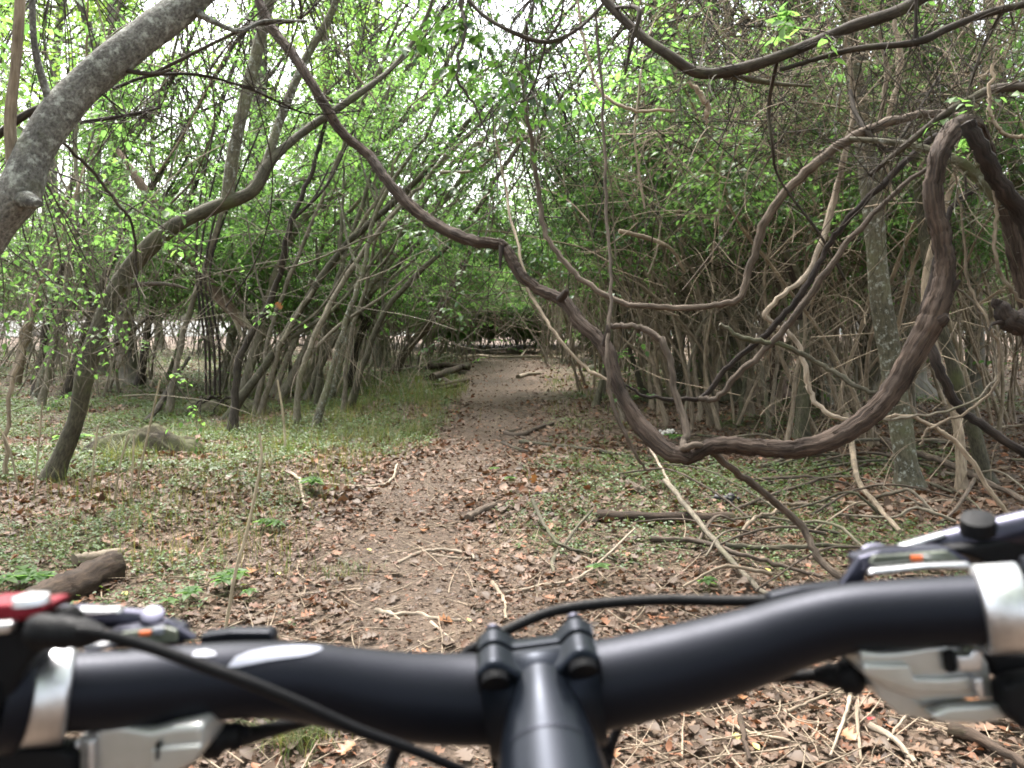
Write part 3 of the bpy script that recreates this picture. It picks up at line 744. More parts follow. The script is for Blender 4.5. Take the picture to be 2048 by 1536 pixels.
def traced(name, label, cat, mat, pts, base=None, branches=(), group=None, n=10, ridge=0, lump=.06, part='trunk', leafy=None, seg=7, seed=1, wob=.0, flare=True, bpart='branch', twiggy=0):
    c, rad, d0 = trace(pts, base, seg)
    r = np.random.default_rng(abs(seed + int(pts[0][0])))
    if wob: c[1:-1] += r.normal(0, wob, (len(c) - 2, 3))
    if base is None and flare and len(rad) > 4: rad[0] *= 1.75; rad[1] *= 1.4; rad[2] *= 1.15
    org = c[0]
    root = empty(name, org); tag(root, label, cat, group)
    g = Geo(); tube(g, c, rad, n, ridge=ridge, seed=seed, lump=lump); g.obj(part, mat, root, org)
    ends = [c[len(c) // 3:]]
    for bpts in branches:
        bm = mat
        if isinstance(bpts, tuple): bm, bpts = bpts
        P3 = [P(a, b, d0 + cc) for (a, b, cc, w_) in bpts]; Rr = [w_ * WF / 2 * (d0 + cc) / F for (a, b, cc, w_) in bpts]
        P3[0] = c[np.argmin(np.linalg.norm(c - P3[0], axis=1))] if np.min(np.linalg.norm(c - P3[0], axis=1)) < .5 else P3[0]
        c4 = catmull(np.column_stack([P3, Rr]), seg)
        g = Geo(); tube(g, c4[:, :3], np.maximum(c4[:, 3], .001), 7, seed=seed, lump=.05, ridge=ridge * .7); g.obj(bpart, bm, root, org)
        ends.append(c4[:, :3])
    if twiggy:
        A = np.concatenate(ends); nT = twiggy; S = A[r.integers(len(A), size=nT)]
        Lt = r.uniform(.15, .8, nT) * (d0 / 5) ** .5; C = rand_curves(r, S, Lt, 7, updir=.1, wob=.3)
        g = Geo(); tubes(g, C, np.linspace(1, .3, 7)[None] * (r.uniform(.0022, .0045, (nT, 1)) * (d0 / 5) ** .6), 3)
        o = g.obj('twigs', mat, root, org); o['kind'] = 'stuff'
    if leafy:
        num, lm, size, zmin = leafy
        A = np.concatenate(ends); A = A[A[:, 2] > zmin]
        if len(A):
            S = A[r.integers(len(A), size=num)] + r.normal(0, .03, (num, 3)); D = r.normal(0, 1, (num, 3)) * [1, 1, .4]
            g = Geo(); sprays(g, S, D, r.uniform(.25, .7, num), size, r, per=9, tpl=T_OVATE if d0 < 9 else T_SMALL)
            g.obj('foliage', [lm, M['stem']], root, org, smooth=False)
    return root

# --- left side
traced('leaning_tree', 'thick smooth grey trunk leaning across the top left corner', 'tree', M['grey'],
       [(-330, 1180, 0, 120), (-240, 860, .1, 105), (-110, 600, .0, 100), (-10, 455, -.05, 92), (38, 385, -.05, 100), (70, 300, 0, 84), (140, 200, .1, 82), (240, 110, .2, 78), (370, 10, .35, 72), (520, -110, .5, 62), (760, -240, .8, 44), (1000, -330, 1.1, 24)],
       base=3.6, n=20, ridge=.02, lump=.07, seg=8,
       branches=[(M['tan'], [(8, 385, -.04, 36), (20, 250, -.06, 27), (32, 120, -.08, 25), (40, -10, -.1, 24), (42, -200, -.1, 16)]),
                 [(90, 225, .05, 24), (72, 110, .0, 17), (64, 0, 0, 15), (58, -160, 0, 10)],
                 (M['dark'], [(120, 190, .1, 20), (60, 225, .15, 20), (-10, 275, .2, 18), (-90, 330, .3, 14)]),
                 [(395, 20, .3, 30), (430, 45, .35, 14), (480, 62, .4, 10), (530, 42, .5, 8), (615, 42, .6, 5)],
                 [(40, 392, -.1, 46), (62, 402, -.16, 40), (76, 408, -.2, 20)],
                 (M['dark'], [(235, 152, .2, 14), (300, 148, .22, 10), (345, 138, .25, 5)]),
                 (M['dark'], [(210, 200, .2, 6), (245, 220, .2, 4)])],
       leafy=(30, M['leaf'], .05, 3.3), seed=4)
traced('curved_tree', 'curved mossy trunk rising beside the path on the left and arching right', 'tree', M['olive'],
       [(95, 962, 0, 44), (150, 845, 0, 42), (170, 750, 0, 41), (200, 655, .05, 43), (240, 565, .1, 43), (290, 503, .1, 40), (352, 450, .1, 36), (430, 414, .2, 34), (505, 382, .3, 30), (545, 318, .4, 24), (610, 262, .6, 20), (700, 200, .8, 17), (790, 130, 1.1, 12), (850, 40, 1.3, 9), (880, -60, 1.4, 6)],
       n=14, ridge=.025, lump=.08,
       branches=[(M['olive_pale'], [(448, 400, .2, 30), (468, 300, .25, 31), (492, 190, .3, 30), (520, 80, .35, 29), (545, -30, .4, 26), (575, -200, .5, 18)]),
                 (M['olive_pale'], [(530, 350, .4, 22), (560, 240, .5, 22), (610, 120, .7, 20), (660, 30, .8, 17), (700, -80, .9, 14)]),
                 (M['dark'], [(243, 575, .1, 14), (300, 568, 0, 11), (345, 570, -.1, 9), (376, 578, -.15, 4)]),
                 (M['dark'], [(185, 715, .05, 18), (225, 690, -.05, 17), (260, 665, -.1, 13), (300, 632, -.15, 5)])],
       leafy=(60, M['leaf'], .055, 4.2), seed=5)
L_STEMS = [
 ('slender_tree', 'grey slender trunk from the root mound sweeping up across to the hanging vine', 'stem',
  [(482, 800, 0, 24), (520, 660, 0, 22), (548, 560, 0, 20), (580, 480, .1, 20), (612, 432, .2, 18), (690, 372, .4, 20), (730, 312, .5, 20), (800, 245, .7, 17), (852, 196, .8, 17), (885, 140, 1, 13), (925, 60, 1.2, 9), (945, -40, 1.3, 7)], []),
 ('slender_tree', 'pale slender trunk leaning right behind the root mound, tallest of its clump', 'olive_pale',
  [(440, 778, 0, 24), (462, 690, 0, 23), (482, 590, 0, 22), (505, 500, 0, 21), (555, 405, .2, 22), (640, 342, .4, 22), (705, 286, .5, 20), (770, 200, .8, 14), (840, 110, 1, 10), (900, 0, 1.2, 8)], []),
 ('slender_tree', 'thin double-bent grey stem just left of the trail', 'stem',
  [(588, 850, 0, 14), (612, 720, 0, 15), (680, 575, .2, 13), (745, 478, .4, 12), (840, 372, .7, 10), (905, 300, 1, 8), (1020, 200, 1.4, 6)],
  [[(612, 720, 0, 10), (680, 650, .2, 9), (770, 590, .4, 7), (830, 540, .6, 4)]]),
 ('slender_tree', 'grey stem leaning low over the left verge with upturned tip', 'stem',
  [(610, 800, 0, 14), (650, 712, .1, 15), (718, 615, .2, 15), (800, 525, .3, 13), (868, 440, .4, 11), (905, 330, .5, 9), (1000, 290, .9, 5)], []),
 ('slender_tree', 'straight grey stem between the curved trunk and the trail clump', 'olive',
  [(415, 700, 0, 18), (430, 600, 0, 17), (452, 500, .1, 16), (540, 340, .3, 12), (625, 180, .6, 10), (690, 70, .8, 8), (740, -40, 1, 6)], []),
 ('slender_tree', 'dark slender stem arching from far left over the curved trunk', 'dark',
  [(75, 790, 0, 20), (95, 640, 0, 18), (150, 480, .1, 16), (230, 340, .3, 14), (320, 200, .6, 11), (390, 60, .9, 9), (430, -40, 1.1, 7)],
  [[(230, 340, .3, 9), (350, 250, .4, 7), (480, 190, .6, 6), (550, 175, .7, 3)]]),
 ('slender_tree', 'brownish leaning stem at the left edge below the big grey trunk', 'tan',
  [(25, 770, 0, 24), (60, 640, 0, 22), (90, 520, .1, 20), (140, 380, .2, 16), (200, 270, .5, 12), (330, 120, 1, 9)], []),
 ('slender_tree', 'pale thin stem crossing in front of the brownish one on the left edge', 'tan',
  [(5, 960, 0, 10), (20, 800, .0, 10), (55, 640, .1, 9), (120, 480, .2, 7), (170, 330, .3, 5)], []),
 ('slender_tree', 'long smooth sapling leaning out of the left verge behind the trail clump', 'olive',
  [(660, 760, 0, 15), (700, 660, .2, 15), (770, 560, .4, 14), (850, 470, .6, 12), (940, 370, .9, 9), (1040, 260, 1.3, 6)], []),
 ('slender_tree', 'dark crooked stem curving beside the log pile on the left', 'dark',
  [(705, 745, 0, 16), (715, 690, 0, 15), (760, 600, .3, 13), (800, 500, .6, 11), (880, 400, 1, 9), (960, 330, 1.3, 6)], []),
]
for k, (nm, lab, mt, pts, br) in enumerate(L_STEMS):
    traced(nm, lab, 'tree', M[mt], pts, branches=br, n=8, seed=20 + k, leafy=(50, M['leaf'], .055, 4.0), lump=.07, wob=.010, twiggy=14)
traced('broken_tree', 'pinkish dead trunk leaning with a splintered broken end on the left', 'dead tree', M['red'],
       [(495, 652, 0, 24), (445, 600, 0, 30), (400, 540, .1, 28), (350, 465, .2, 27), (300, 395, .3, 25), (262, 340, .4, 20), (235, 300, .5, 12)], base=13.5, seed=31, branches=[(M['deadwood'], [(470, 625, 0, 22), (492, 645, -.05, 16), (512, 668, -.1, 3)]), (M['deadwood'], [(465, 630, 0, 18), (480, 660, -.05, 10), (486, 676, -.1, 2)])], bpart='splinter')
traced('old_tree', 'straight grey forest trunk behind the curved tree on the left', 'tree', M['trunk_far'],
       [(262, 770, 0, 66), (252, 690, 0, 48), (240, 500, .0, 44), (236, 300, .1, 42), (232, 60, .2, 38), (232, -300, .3, 28)], n=14, ridge=.03, seed=32, leafy=(150, M['leaf_high'], .13, 5))
traced('old_tree', 'reddish-brown trunk standing left of the trail in the middle distance', 'tree', M['red'],
       [(645, 718, 0, 30), (642, 600, 0, 26), (648, 460, 0, 24), (655, 300, 0, 20), (650, 50, .2, 16)], n=10, seed=33, leafy=(60, M['leaf_high'], .13, 5))
traced('old_tree', 'broad brown trunk behind the leaning stems left of the trail', 'tree', M['trunk_far'],
       [(520, 728, 0, 60), (518, 640, 0, 52), (512, 450, 0, 46), (516, 200, 0, 40), (525, -150, .2, 30)], n=12, seed=34, ridge=.03, leafy=(120, M['leaf_high'], .14, 6))
traced('leaning_sapling', 'reddish-brown bare sapling slanting down left from the hanging vine to the log pile', 'tree', M['vine_thin'],
       [(785, 745, 0, 18), (822, 690, 0, 22), (868, 635, 0, 20), (915, 555, -.1, 19), (950, 470, -.1, 17), (968, 420, 0, 13), (978, 380, .1, 6)], n=9, seed=35, branches=[[(850, 660, 0, 6), (880, 640, .1, 4), (905, 628, .2, 2)]])
for k, xo in enumerate((0, 9, 20, 31)):
    traced('hanging_vine', ['leftmost of four dark thin vines hanging onto the root mound', 'second from left of four dark vines hanging onto the root mound', 'third from left of four dark vines hanging onto the root mound', 'rightmost of four dark vines hanging onto the root mound'][k],
           'vine', M['vine_dark'], [(412 + xo * .9, 790, 0, 6), (410 + xo * .9, 690, 0, 6), (398 + xo * .8, 600, 0, 6), (392 + xo, 520, 0, 6), (400 + xo * 2, 400, .2, 5), (430 + xo * 3, 250, .4, 4)], base=11.0 + k * .1, n=5, part='stem', seed=40 + k)

# --- the great grapevine
V1 = [(480, -160, 2.0, 22), (512, -20, 1.7, 24), (542, 52, 1.6, 25), (592, 118, 1.5, 24), (640, 195, 1.4, 25), (682, 262, 1.35, 25), (738, 312, 1.3, 24), (772, 358, 1.2, 26), (822, 412, 1.1, 28), (882, 456, 1.0, 29), (948, 482, .9, 29), (1000, 489, .85, 27),
      (1020, 512, .8, 27), (1040, 548, .75, 29), (1078, 580, .7, 30), (1125, 600, .6, 31), (1160, 645, .5, 34), (1212, 698, .4, 36), (1236, 775, .3, 38), (1280, 850, .2, 42), (1335, 902, .1, 44), (1382, 912, .05, 40), (1425, 890, .0, 40), (1500, 894, 0, 42), (1600, 896, -.1, 46),
      (1690, 865, -.1, 52), (1770, 800, -.1, 56), (1828, 705, -.1, 60), (1868, 625, -.1, 58), (1890, 545, -.1, 54), (1882, 470, -.1, 50), (1866, 400, -.1, 46), (1876, 320, -.1, 48), (1900, 270, -.05, 50), (1930, 246, 0, 46), (1960, 268, .1, 44),
      (1985, 350, .2, 46), (2020, 430, .2, 50), (2040, 520, .2, 52), (2062, 620, .2, 50), (2120, 760, .2, 50), (2180, 1000, .2, 56), (2200, 1230, .2, 64)]
c, rad, d0 = trace(V1, base=3.7, seg=10)
org = c[0]; vroot = empty('grapevine', org); tag(vroot, 'great twisting brown grapevine looping across the trail from top left to right', 'vine')
rg = np.random.default_rng(3)
c[1:-1] += rg.normal(0, .002, (len(c) - 2, 3))
g = Geo(); tube(g, c, rad * .92 * (1 + .04 * np.sin(np.arange(len(c)) * .23) + .03 * np.convolve(rg.normal(0, 1, len(c)), np.ones(5) / 5, 'same')), 40, ridge=.085, ridges=5, seed=2, lump=.06); g.obj('stem', M['vine'], vroot, org)
def side(root, org, mat, pts, base, name, n=7, ridge=.03):
    c, rad, _ = trace(pts, base=base, seg=6); g = Geo(); tube(g, c, rad, n, ridge=ridge, seed=int(pts[0][0])); return g.obj(name, mat, root, org)
for pts in [[(1120, 598, .55, 20), (1128, 590, .5, 18), (1134, 580, .45, 10)], [(1003, 492, .8, 12), (1001, 515, .78, 9), (1000, 540, .76, 4)], [(1880, 600, -.1, 40), (1902, 578, -.12, 26), (1920, 560, -.15, 8)],
            [(1856, 640, -.08, 40), (1876, 640, -.12, 44), (1893, 630, -.14, 26)], [(1210, 690, .35, 20), (1216, 665, .3, 14), (1214, 650, .3, 6)]]:
    side(vroot, org, M['vine_dark'], pts, 3.7, 'knot', 8, .08)
g = Geo(); n = 900; idx = rg.integers(5, len(c) - 5, n); dr = nrm(rg.normal(0, 1, (n, 3))); tg = nrm(np.gradient(c, axis=0))[idx]
dr = nrm(dr - tg * np.sum(dr * tg, 1, keepdims=True)); st = c[idx] + dr * rad[idx][:, None] * .93
L = rg.uniform(.02, .12, n); t = np.linspace(0, 1, 4)
C = st[:, None] + tg[:, None] * (L[:, None] * t)[..., None] * rg.choice([-1, 1], n)[:, None, None] + dr[:, None] * (L[:, None] * rg.uniform(.02, .3, (n, 1)) * t ** 2)[..., None]
tubes(g, C, (np.linspace(.0022, .0006, 4))[None] * np.ones((n, 1)), 3); o = g.obj('bark_strips', M['vine'], vroot, org); o['kind'] = 'stuff'

def vine(label, mat, pts, base, n=8, ridge=.03, br=(), cat='vine', name='vine', **kw):
    return traced(name, label, cat, M[mat], pts, base=base, n=n, ridge=ridge, branches=br, part='stem', seed=int(pts[0][0]) % 97, wob=.004, **kw)
vine('second vine dropping from the great loop and running along the ground to the brake', 'vine_thin',
     [(1218, 652, .4, 13), (1255, 652, .35, 14), (1300, 662, .3, 16), (1335, 705, .25, 17), (1350, 780, .2, 17), (1372, 862, .1, 19), (1366, 896, 0, 18), (1400, 890, -.05, 18), (1450, 925, .1, 18), (1530, 988, .3, 18), (1600, 1050, .4, 18), (1632, 1110, .3, 18), (1690, 1165, .15, 16), (1760, 1240, 0, 14)], 3.75)
vine('long curved vine sweeping from centre to the upper right loop', 'vine_thin',
     [(1040, 120, .6, 8), (1056, 240, .6, 10), (1075, 370, .6, 12), (1092, 470, .5, 13), (1150, 545, .4, 14), (1232, 600, .3, 14), (1330, 614, .2, 14), (1420, 612, .15, 15), (1478, 594, .1, 16), (1503, 525, .1, 19), (1540, 425, .05, 22), (1610, 345, .0, 23), (1695, 280, -.05, 24), (1790, 240, -.1, 22), (1870, 228, -.1, 20), (1930, 238, -.1, 20)], 4.5, ridge=.05)
vine('upper strand of the narrow vee of dark vines right of centre', 'vine_dark',
     [(1250, 770, .2, 6), (1300, 795, .2, 8), (1400, 795, .2, 13), (1450, 740, .2, 14), (1530, 668, .15, 16), (1600, 590, .1, 17), (1650, 505, .1, 15), (1690, 445, .05, 16), (1760, 372, 0, 17), (1850, 290, 0, 18), (1930, 235, 0, 17)], 4.3, ridge=.05)
vine('lower strand of the narrow vee of dark vines right of centre', 'vine_thin',
     [(1398, 797, .15, 13), (1435, 795, .1, 14), (1480, 745, .05, 15), (1550, 680, .0, 16), (1620, 590, -.05, 17), (1700, 480, -.1, 14), (1780, 395, -.1, 12), (1860, 330, -.1, 11)], 4.3)
vine('pale thin vine trailing from the canopy down past the great vine', 'tan',
     [(990, 250, 1, 4), (1012, 390, .9, 6), (1040, 510, .6, 7), (1062, 590, .5, 9), (1110, 665, .3, 8), (1170, 735, .2, 8), (1222, 762, .1, 7)], 3.9, n=6)
vine('straight thin vine strung vertically beside the great vine', 'vine_thin',
     [(1190, 20, .9, 7), (1205, 200, .7, 7), (1212, 420, .5, 8), (1222, 560, .3, 8), (1215, 700, .1, 10), (1222, 800, .05, 10), (1255, 880, .0, 9), (1290, 940, 0, 6)], 3.85, n=6)
vine('black rope-like vine leaning against the upper right corner', 'vine_dark',
     [(1935, 245, 0, 34), (1965, 300, 0, 40), (2000, 370, .05, 40), (2040, 420, .1, 44), (2090, 520, .1, 48), (2140, 700, .1, 50)], 3.5, n=16, ridge=.08)
vine('gnarled black vine knot with dangling shreds at the right edge', 'vine_dark',
     [(1995, 600, 0, 22), (2012, 628, 0, 44), (2040, 650, 0, 52), (2070, 620, .05, 46), (2110, 560, .1, 40), (2150, 400, .1, 34)], 3.4, n=14, ridge=.12,
     br=[[(2012, 640, 0, 16), (1985, 648, -.02, 8), (1978, 662, -.04, 3)], [(2040, 668, 0, 12), (2048, 690, 0, 4)]])
vine('dark vine trunk twisting down through the lower right thicket', 'vine_dark',
     [(1990, 350, .6, 20), (1900, 420, .6, 14), (1870, 540, .5, 16), (1848, 640, .4, 22), (1880, 740, .3, 26), (1915, 810, .3, 20), (1980, 862, .2, 22), (2070, 920, .1, 22)], 4.6, ridge=.06)
vine('thin vine hoop drooping in a wide circle at the far right', 'tan',
     [(1900, 300, .2, 5), (1925, 430, .2, 6), (1935, 560, .2, 7), (1975, 640, .1, 7), (2000, 710, .1, 7), (1985, 780, .1, 7), (1930, 825, .1, 7), (1862, 855, .1, 7), (1838, 890, .1, 5)], 3.8, n=6)
vine('inner thin vine hoop beside the wider one at the far right', 'stem',
     [(1890, 560, .2, 6), (1950, 610, .2, 6), (1985, 690, .2, 6), (1988, 760, .15, 6), (1925, 812, .1, 6), (1800, 838, .1, 7), (1720, 835, .1, 5)], 3.9, n=6)
vine('bleached peeling vine hooked behind the narrow vee', 'deadwood',
     [(1690, 60, .6, 8), (1704, 240, .6, 10), (1660, 420, .5, 14), (1620, 540, .4, 13), (1570, 585, .3, 12), (1530, 628, .3, 12), (1550, 650, .3, 12), (1592, 680, .25, 11), (1612, 740, .2, 12), (1622, 790, .2, 12), (1660, 830, .1, 11), (1720, 845, .1, 9)], 4.9, n=8)
vine('pale arching runner reaching down to the lower right ground', 'tan',
     [(1730, 840, .1, 8), (1800, 832, .1, 9), (1870, 855, .1, 10), (1930, 905, .1, 12), (1980, 980, .05, 11), (2040, 1060, 0, 9)], 4.2, n=7)
vine('pale thin vine curving down at top right like a hook', 'tan',
     [(1985, 130, 0, 8), (1980, 200, 0, 9), (1990, 245, 0, 9), (2020, 272, 0, 9), (2060, 275, 0, 9)], 3.6, n=7)
vine('thin tan vine hanging in a curve at upper centre', 'tan',
     [(1148, -60, .4, 6), (1165, 60, .3, 7), (1182, 140, .2, 8), (1208, 190, .1, 8), (1262, 218, 0, 8), (1350, 222, 0, 6)], 4.8, n=6)
vine('dark thin vine dangling with a kink near the top middle', 'dark',
     [(915, -60, .2, 9), (922, 10, .2, 10), (930, 60, .1, 9), (914, 150, 0, 7), (945, 205, 0, 6), (970, 260, 0, 5), (980, 310, 0, 3)], 4.3, n=6)
vine('smooth light vine swinging across from the vee toward the right ground', 'tan',
     [(1985, 330, .2, 7), (1995, 420, .2, 9), (1990, 500, .2, 9), (1890, 200, .6, 5)][:3] + [(2010, 560, .2, 9), (2048, 610, .2, 9), (2100, 640, .2, 8)], 3.4, n=7)

vine('dark olive branch slanting down behind the vee to the great vine', 'olive',
     [(1440, 648, .3, 10), (1490, 678, .3, 13), (1560, 690, .3, 12), (1640, 728, .3, 12), (1700, 765, .2, 12), (1770, 800, .1, 12)], 4.0, n=8)
for k, pts in enumerate([[(1790, 40, 0, 10), (1800, 130, 0, 14), (1782, 220, 0, 12), (1768, 300, .1, 8), (1790, 400, .1, 6)], [(1760, 60, .1, 8), (1772, 150, .1, 12), (1760, 240, .1, 10), (1752, 290, .1, 5)], [(1700, 130, .1, 6), (1712, 210, .1, 8), (1690, 300, .1, 10), (1665, 420, .2, 12), (1640, 500, .2, 10)]]):
    vine(['thickest bleached shredded vine hanging beside the pale olive trunk', 'short bleached vine hanging left of the thickest bleached one', 'long bleached vine descending left of the pale olive trunk'][k], 'deadwood', pts, 5.2, n=8, ridge=.1)
vine('curled brown strip of dead bark dangling under the sagging branch', 'tan', [(1380, 165, 0, 8), (1402, 190, 0, 14), (1415, 220, 0, 14), (1412, 248, 0, 6)], 4.6, n=7)
vine('broken tan side branch with a snapped end in the right clump', 'tan', [(1238, 462, .2, 12), (1300, 478, .2, 11), (1345, 500, .2, 9), (1370, 545, .3, 7)], 8, n=7)
vine('thin branch slanting down right from the bend of the grey trunk', 'dark', [(118, 275, 0, 9), (190, 350, .2, 9), (238, 410, .3, 8), (265, 452, .4, 7), (272, 530, .5, 6), (276, 620, .5, 4)], 4.6, n=6)
traced('olive_tree_trunk', 'olive trunk leaning in at the upper right corner', 'tree', M['olive_pale'],
       [(2230, 960, 0, 40), (2120, 700, 0, 36), (2060, 480, 0, 34), (2022, 280, .1, 32), (1990, 100, .2, 30), (1965, -120, .3, 26)], n=10, ridge=.02, seed=59)
# --- right side trunks
traced('olive_tree_trunk', 'pale olive trunk standing behind the upward sweep of the great vine', 'tree', M['olive_pale'],
       [(1822, 975, 0, 62), (1802, 850, 0, 52), (1782, 720, 0, 50), (1760, 590, 0, 50), (1750, 470, 0, 50), (1738, 350, .05, 46), (1715, 200, .1, 42), (1700, 60, .15, 38), (1690, -200, .2, 30)], n=14, ridge=.02, seed=51, lump=.07, leafy=(70, M['leaf'], .065, 3.6),
       branches=[[(1742, 380, 0, 20), (1800, 290, -.1, 14), (1880, 200, -.3, 10)]])
traced('old_tree', 'broad dark trunk behind the pale olive one on the right', 'tree', M['trunk_far'],
       [(1805, 790, 0, 116), (1806, 700, 0, 92), (1810, 500, 0, 86), (1818, 300, 0, 84), (1830, 60, 0, 78), (1840, -250, .2, 60)], n=18, ridge=.03, seed=52, leafy=(150, M['leaf_high'], .12, 5))
traced('old_tree', 'dark mossy trunk just left of the broad one on the right', 'tree', M['trunk_far'],
       [(1742, 772, 0, 60), (1738, 690, 0, 46), (1735, 500, 0, 44), (1725, 300, 0, 40), (1715, -100, 0, 32)], n=12, ridge=.03, seed=53)
traced('olive_tree_trunk', 'leaning olive trunk in the middle of the right thicket', 'tree', M['olive'],
       [(1462, 800, 0, 44), (1480, 700, 0, 40), (1492, 560, 0, 44), (1515, 420, 0, 50), (1545, 300, .1, 46), (1565, 120, .2, 40), (1580, -150, .3, 30)], n=12, ridge=.03, seed=54, leafy=(70, M['leaf'], .08, 4))
traced('slender_tree', 'dark straight pole trunk right of the vee of vines', 'tree', M['olive'],
       [(1602, 880, 0, 36), (1606, 780, 0, 28), (1608, 680, 0, 26), (1606, 610, 0, 26), (1590, 540, -.05, 22), (1560, 490, -.1, 16)], n=10, ridge=.03, seed=55,
       branches=[(M['vine_dark'], [(1608, 640, 0, 34), (1604, 590, 0, 30), (1580, 530, -.05, 22), (1566, 480, -.1, 10)])])
traced('slender_tree', 'olive trunk leaning left in front of the low gap at right', 'tree', M['olive'],
       [(1975, 965, 0, 40), (1950, 870, 0, 34), (1915, 760, 0, 30), (1885, 660, .05, 26), (1862, 560, .1, 24), (1840, 420, .2, 20), (1825, 250, .3, 16)], n=10, ridge=.02, seed=56)
traced('slender_tree', 'thin pale trunk crossing behind the olive one at right', 'tree', M['tan'],
       [(1925, 980, 0, 26), (1915, 850, 0, 22), (1870, 700, 0, 18), (1850, 560, .1, 16), (1900, 380, .2, 14), (1960, 180, .3, 13), (2000, 0, .5, 10)], n=9, seed=57)
traced('slender_tree', 'pale tan trunk between the olive trees of the right thicket', 'tree', M['olive_pale'],
       [(1650, 810, 0, 32), (1642, 680, 0, 28), (1636, 540, 0, 27), (1648, 400, 0, 24), (1640, 250, 0, 20), (1650, 50, .1, 16)], n=9, seed=58)
R_STEMS = [([(1430, 792, 0, 15), (1402, 700, 0, 15), (1352, 610, .1, 13), (1290, 540, .2, 10), (1238, 462, .3, 9)], 'forked tan stem with a snapped top right of the vine'),
           ([(1378, 778, 0, 16), (1392, 690, 0, 14), (1370, 560, .2, 12), (1352, 380, .3, 11), (1362, 250, .4, 8)], 'upright tan stem in the first clump right of the trail'),
           ([(1340, 760, 0, 18), (1330, 620, 0, 16), (1300, 480, .2, 14), (1310, 300, .4, 11), (1300, 120, .6, 8)], 'dull brown stem nearest the trail in the right clump'),
           ([(1290, 750, 0, 15), (1265, 650, 0, 14), (1205, 540, .2, 12), (1130, 430, .4, 9), (1060, 330, .6, 6)], 'brown stem arching left over the trail from the right clump'),
           ([(1240, 742, 0, 14), (1232, 640, 0, 13), (1180, 520, .2, 12), (1140, 380, .4, 10), (1120, 200, .6, 7)], 'thin stem closest to the trail on its right side'),
           ([(1500, 830, 0, 20), (1482, 690, 0, 18), (1440, 560, .2, 15), (1425, 400, .3, 12), (1400, 200, .5, 9)], 'tan stem standing behind the bottom of the vee'),
           ([(1540, 860, 0, 10), (1528, 760, 0, 9), (1500, 650, .1, 8), (1470, 500, .2, 6)], 'spindly stem in front of the leaning olive trunk'),
           ([(1700, 870, 0, 12), (1660, 760, 0, 12), (1600, 690, .1, 11), (1560, 560, .2, 8)], 'leaning twiggy stem under the great vine on the right'),
           ([(1350, 800, 0, 11), (1320, 700, 0, 10), (1250, 590, .2, 9), (1200, 470, .3, 7), (1190, 300, .5, 5)], 'bent tan stem crossing behind the great vine')]
for k, (pts, lab) in enumerate(R_STEMS):
    traced('thicket_sapling', lab, 'tree', M['tan' if k % 3 else 'stem'], pts, n=7, seed=70 + k, lump=.08, wob=.012, leafy=(16, M['leaf'], .06, 2.6), twiggy=40)

traced('old_tree', 'tan-grey upright trunk in the first clump right of the trail', 'tree', M['olive_pale'],
       [(1352, 775, 0, 34), (1358, 680, 0, 28), (1372, 540, 0, 27), (1365, 380, 0, 26), (1352, 200, 0, 24), (1345, -60, .1, 20)], n=10, ridge=.03, seed=91, leafy=(60, M['leaf_mid'], .08, 4.5))
traced('old_tree', 'tan trunk rising right of the forked tan stem, behind the vee of vines', 'tree', M['red'],
       [(1560, 800, 0, 40), (1552, 690, 0, 32), (1560, 540, 0, 30), (1590, 400, 0, 28), (1600, 240, 0, 26), (1590, -60, .1, 20)], n=10, ridge=.03, seed=92, leafy=(60, M['leaf_mid'], .08, 4.5))
traced('old_tree', 'brown upright trunk seen between the legs of the great vine loop', 'tree', M['trunk_far'],
       [(1955, 790, 0, 50), (1950, 700, 0, 40), (1945, 540, 0, 38), (1930, 380, 0, 36), (1925, 200, 0, 34), (1935, -60, .1, 28)], n=12, ridge=.03, seed=93)
# --- overhead branches
traced('overhead_branch', 'dark overhead branch sagging in a wide vee across the upper right', 'branch', M['dark'],
       [(1150, -90, .3, 20), (1215, 5, .2, 22), (1275, 65, .1, 22), (1330, 105, 0, 24), (1395, 145, 0, 28), (1470, 140, 0, 28), (1545, 118, 0, 26), (1620, 88, 0, 26), (1700, 55, 0, 28), (1800, 20, 0, 29), (1930, -50, 0, 30), (2300, -200, 0, 34)], base=4.2, n=12, ridge=.05, part='limb', twiggy=90, seed=60,
       branches=[(M['olive'], [(1395, 145, 0, 20), (1450, 150, .1, 17), (1520, 162, .2, 14), (1560, 168, .25, 11), (1625, 172, .3, 5)]),
                 (M['dark'], [(1545, 165, .2, 10), (1538, 210, .2, 9), (1545, 290, .2, 8), (1560, 360, .3, 6), (1640, 470, .3, 7), (1690, 560, .4, 5)]),
                 (M['dark'], [(1268, -80, .0, 8), (1278, 20, .0, 12), (1262, 90, 0, 10), (1250, 150, 0, 5)])])
traced('overhead_branch', 'dark branch slanting up to the right corner above the vine loop', 'branch', M['dark'],
       [(1560, 140, .2, 10), (1700, 100, .1, 14), (1830, 85, 0, 18), (1900, 55, 0, 18), (1980, 25, 0, 18), (2080, 0, 0, 18), (2250, -60, 0, 24)], base=4.0, n=9, ridge=.03, part='limb', twiggy=70, seed=61,
       branches=[[(1830, 85, 0, 9), (1832, 0, 0, 9), (1828, -90, 0, 8)], [(2010, 40, 0, 8), (1960, 110, .1, 7), (1930, 230, .1, 9), (1932, 400, .1, 6)]])
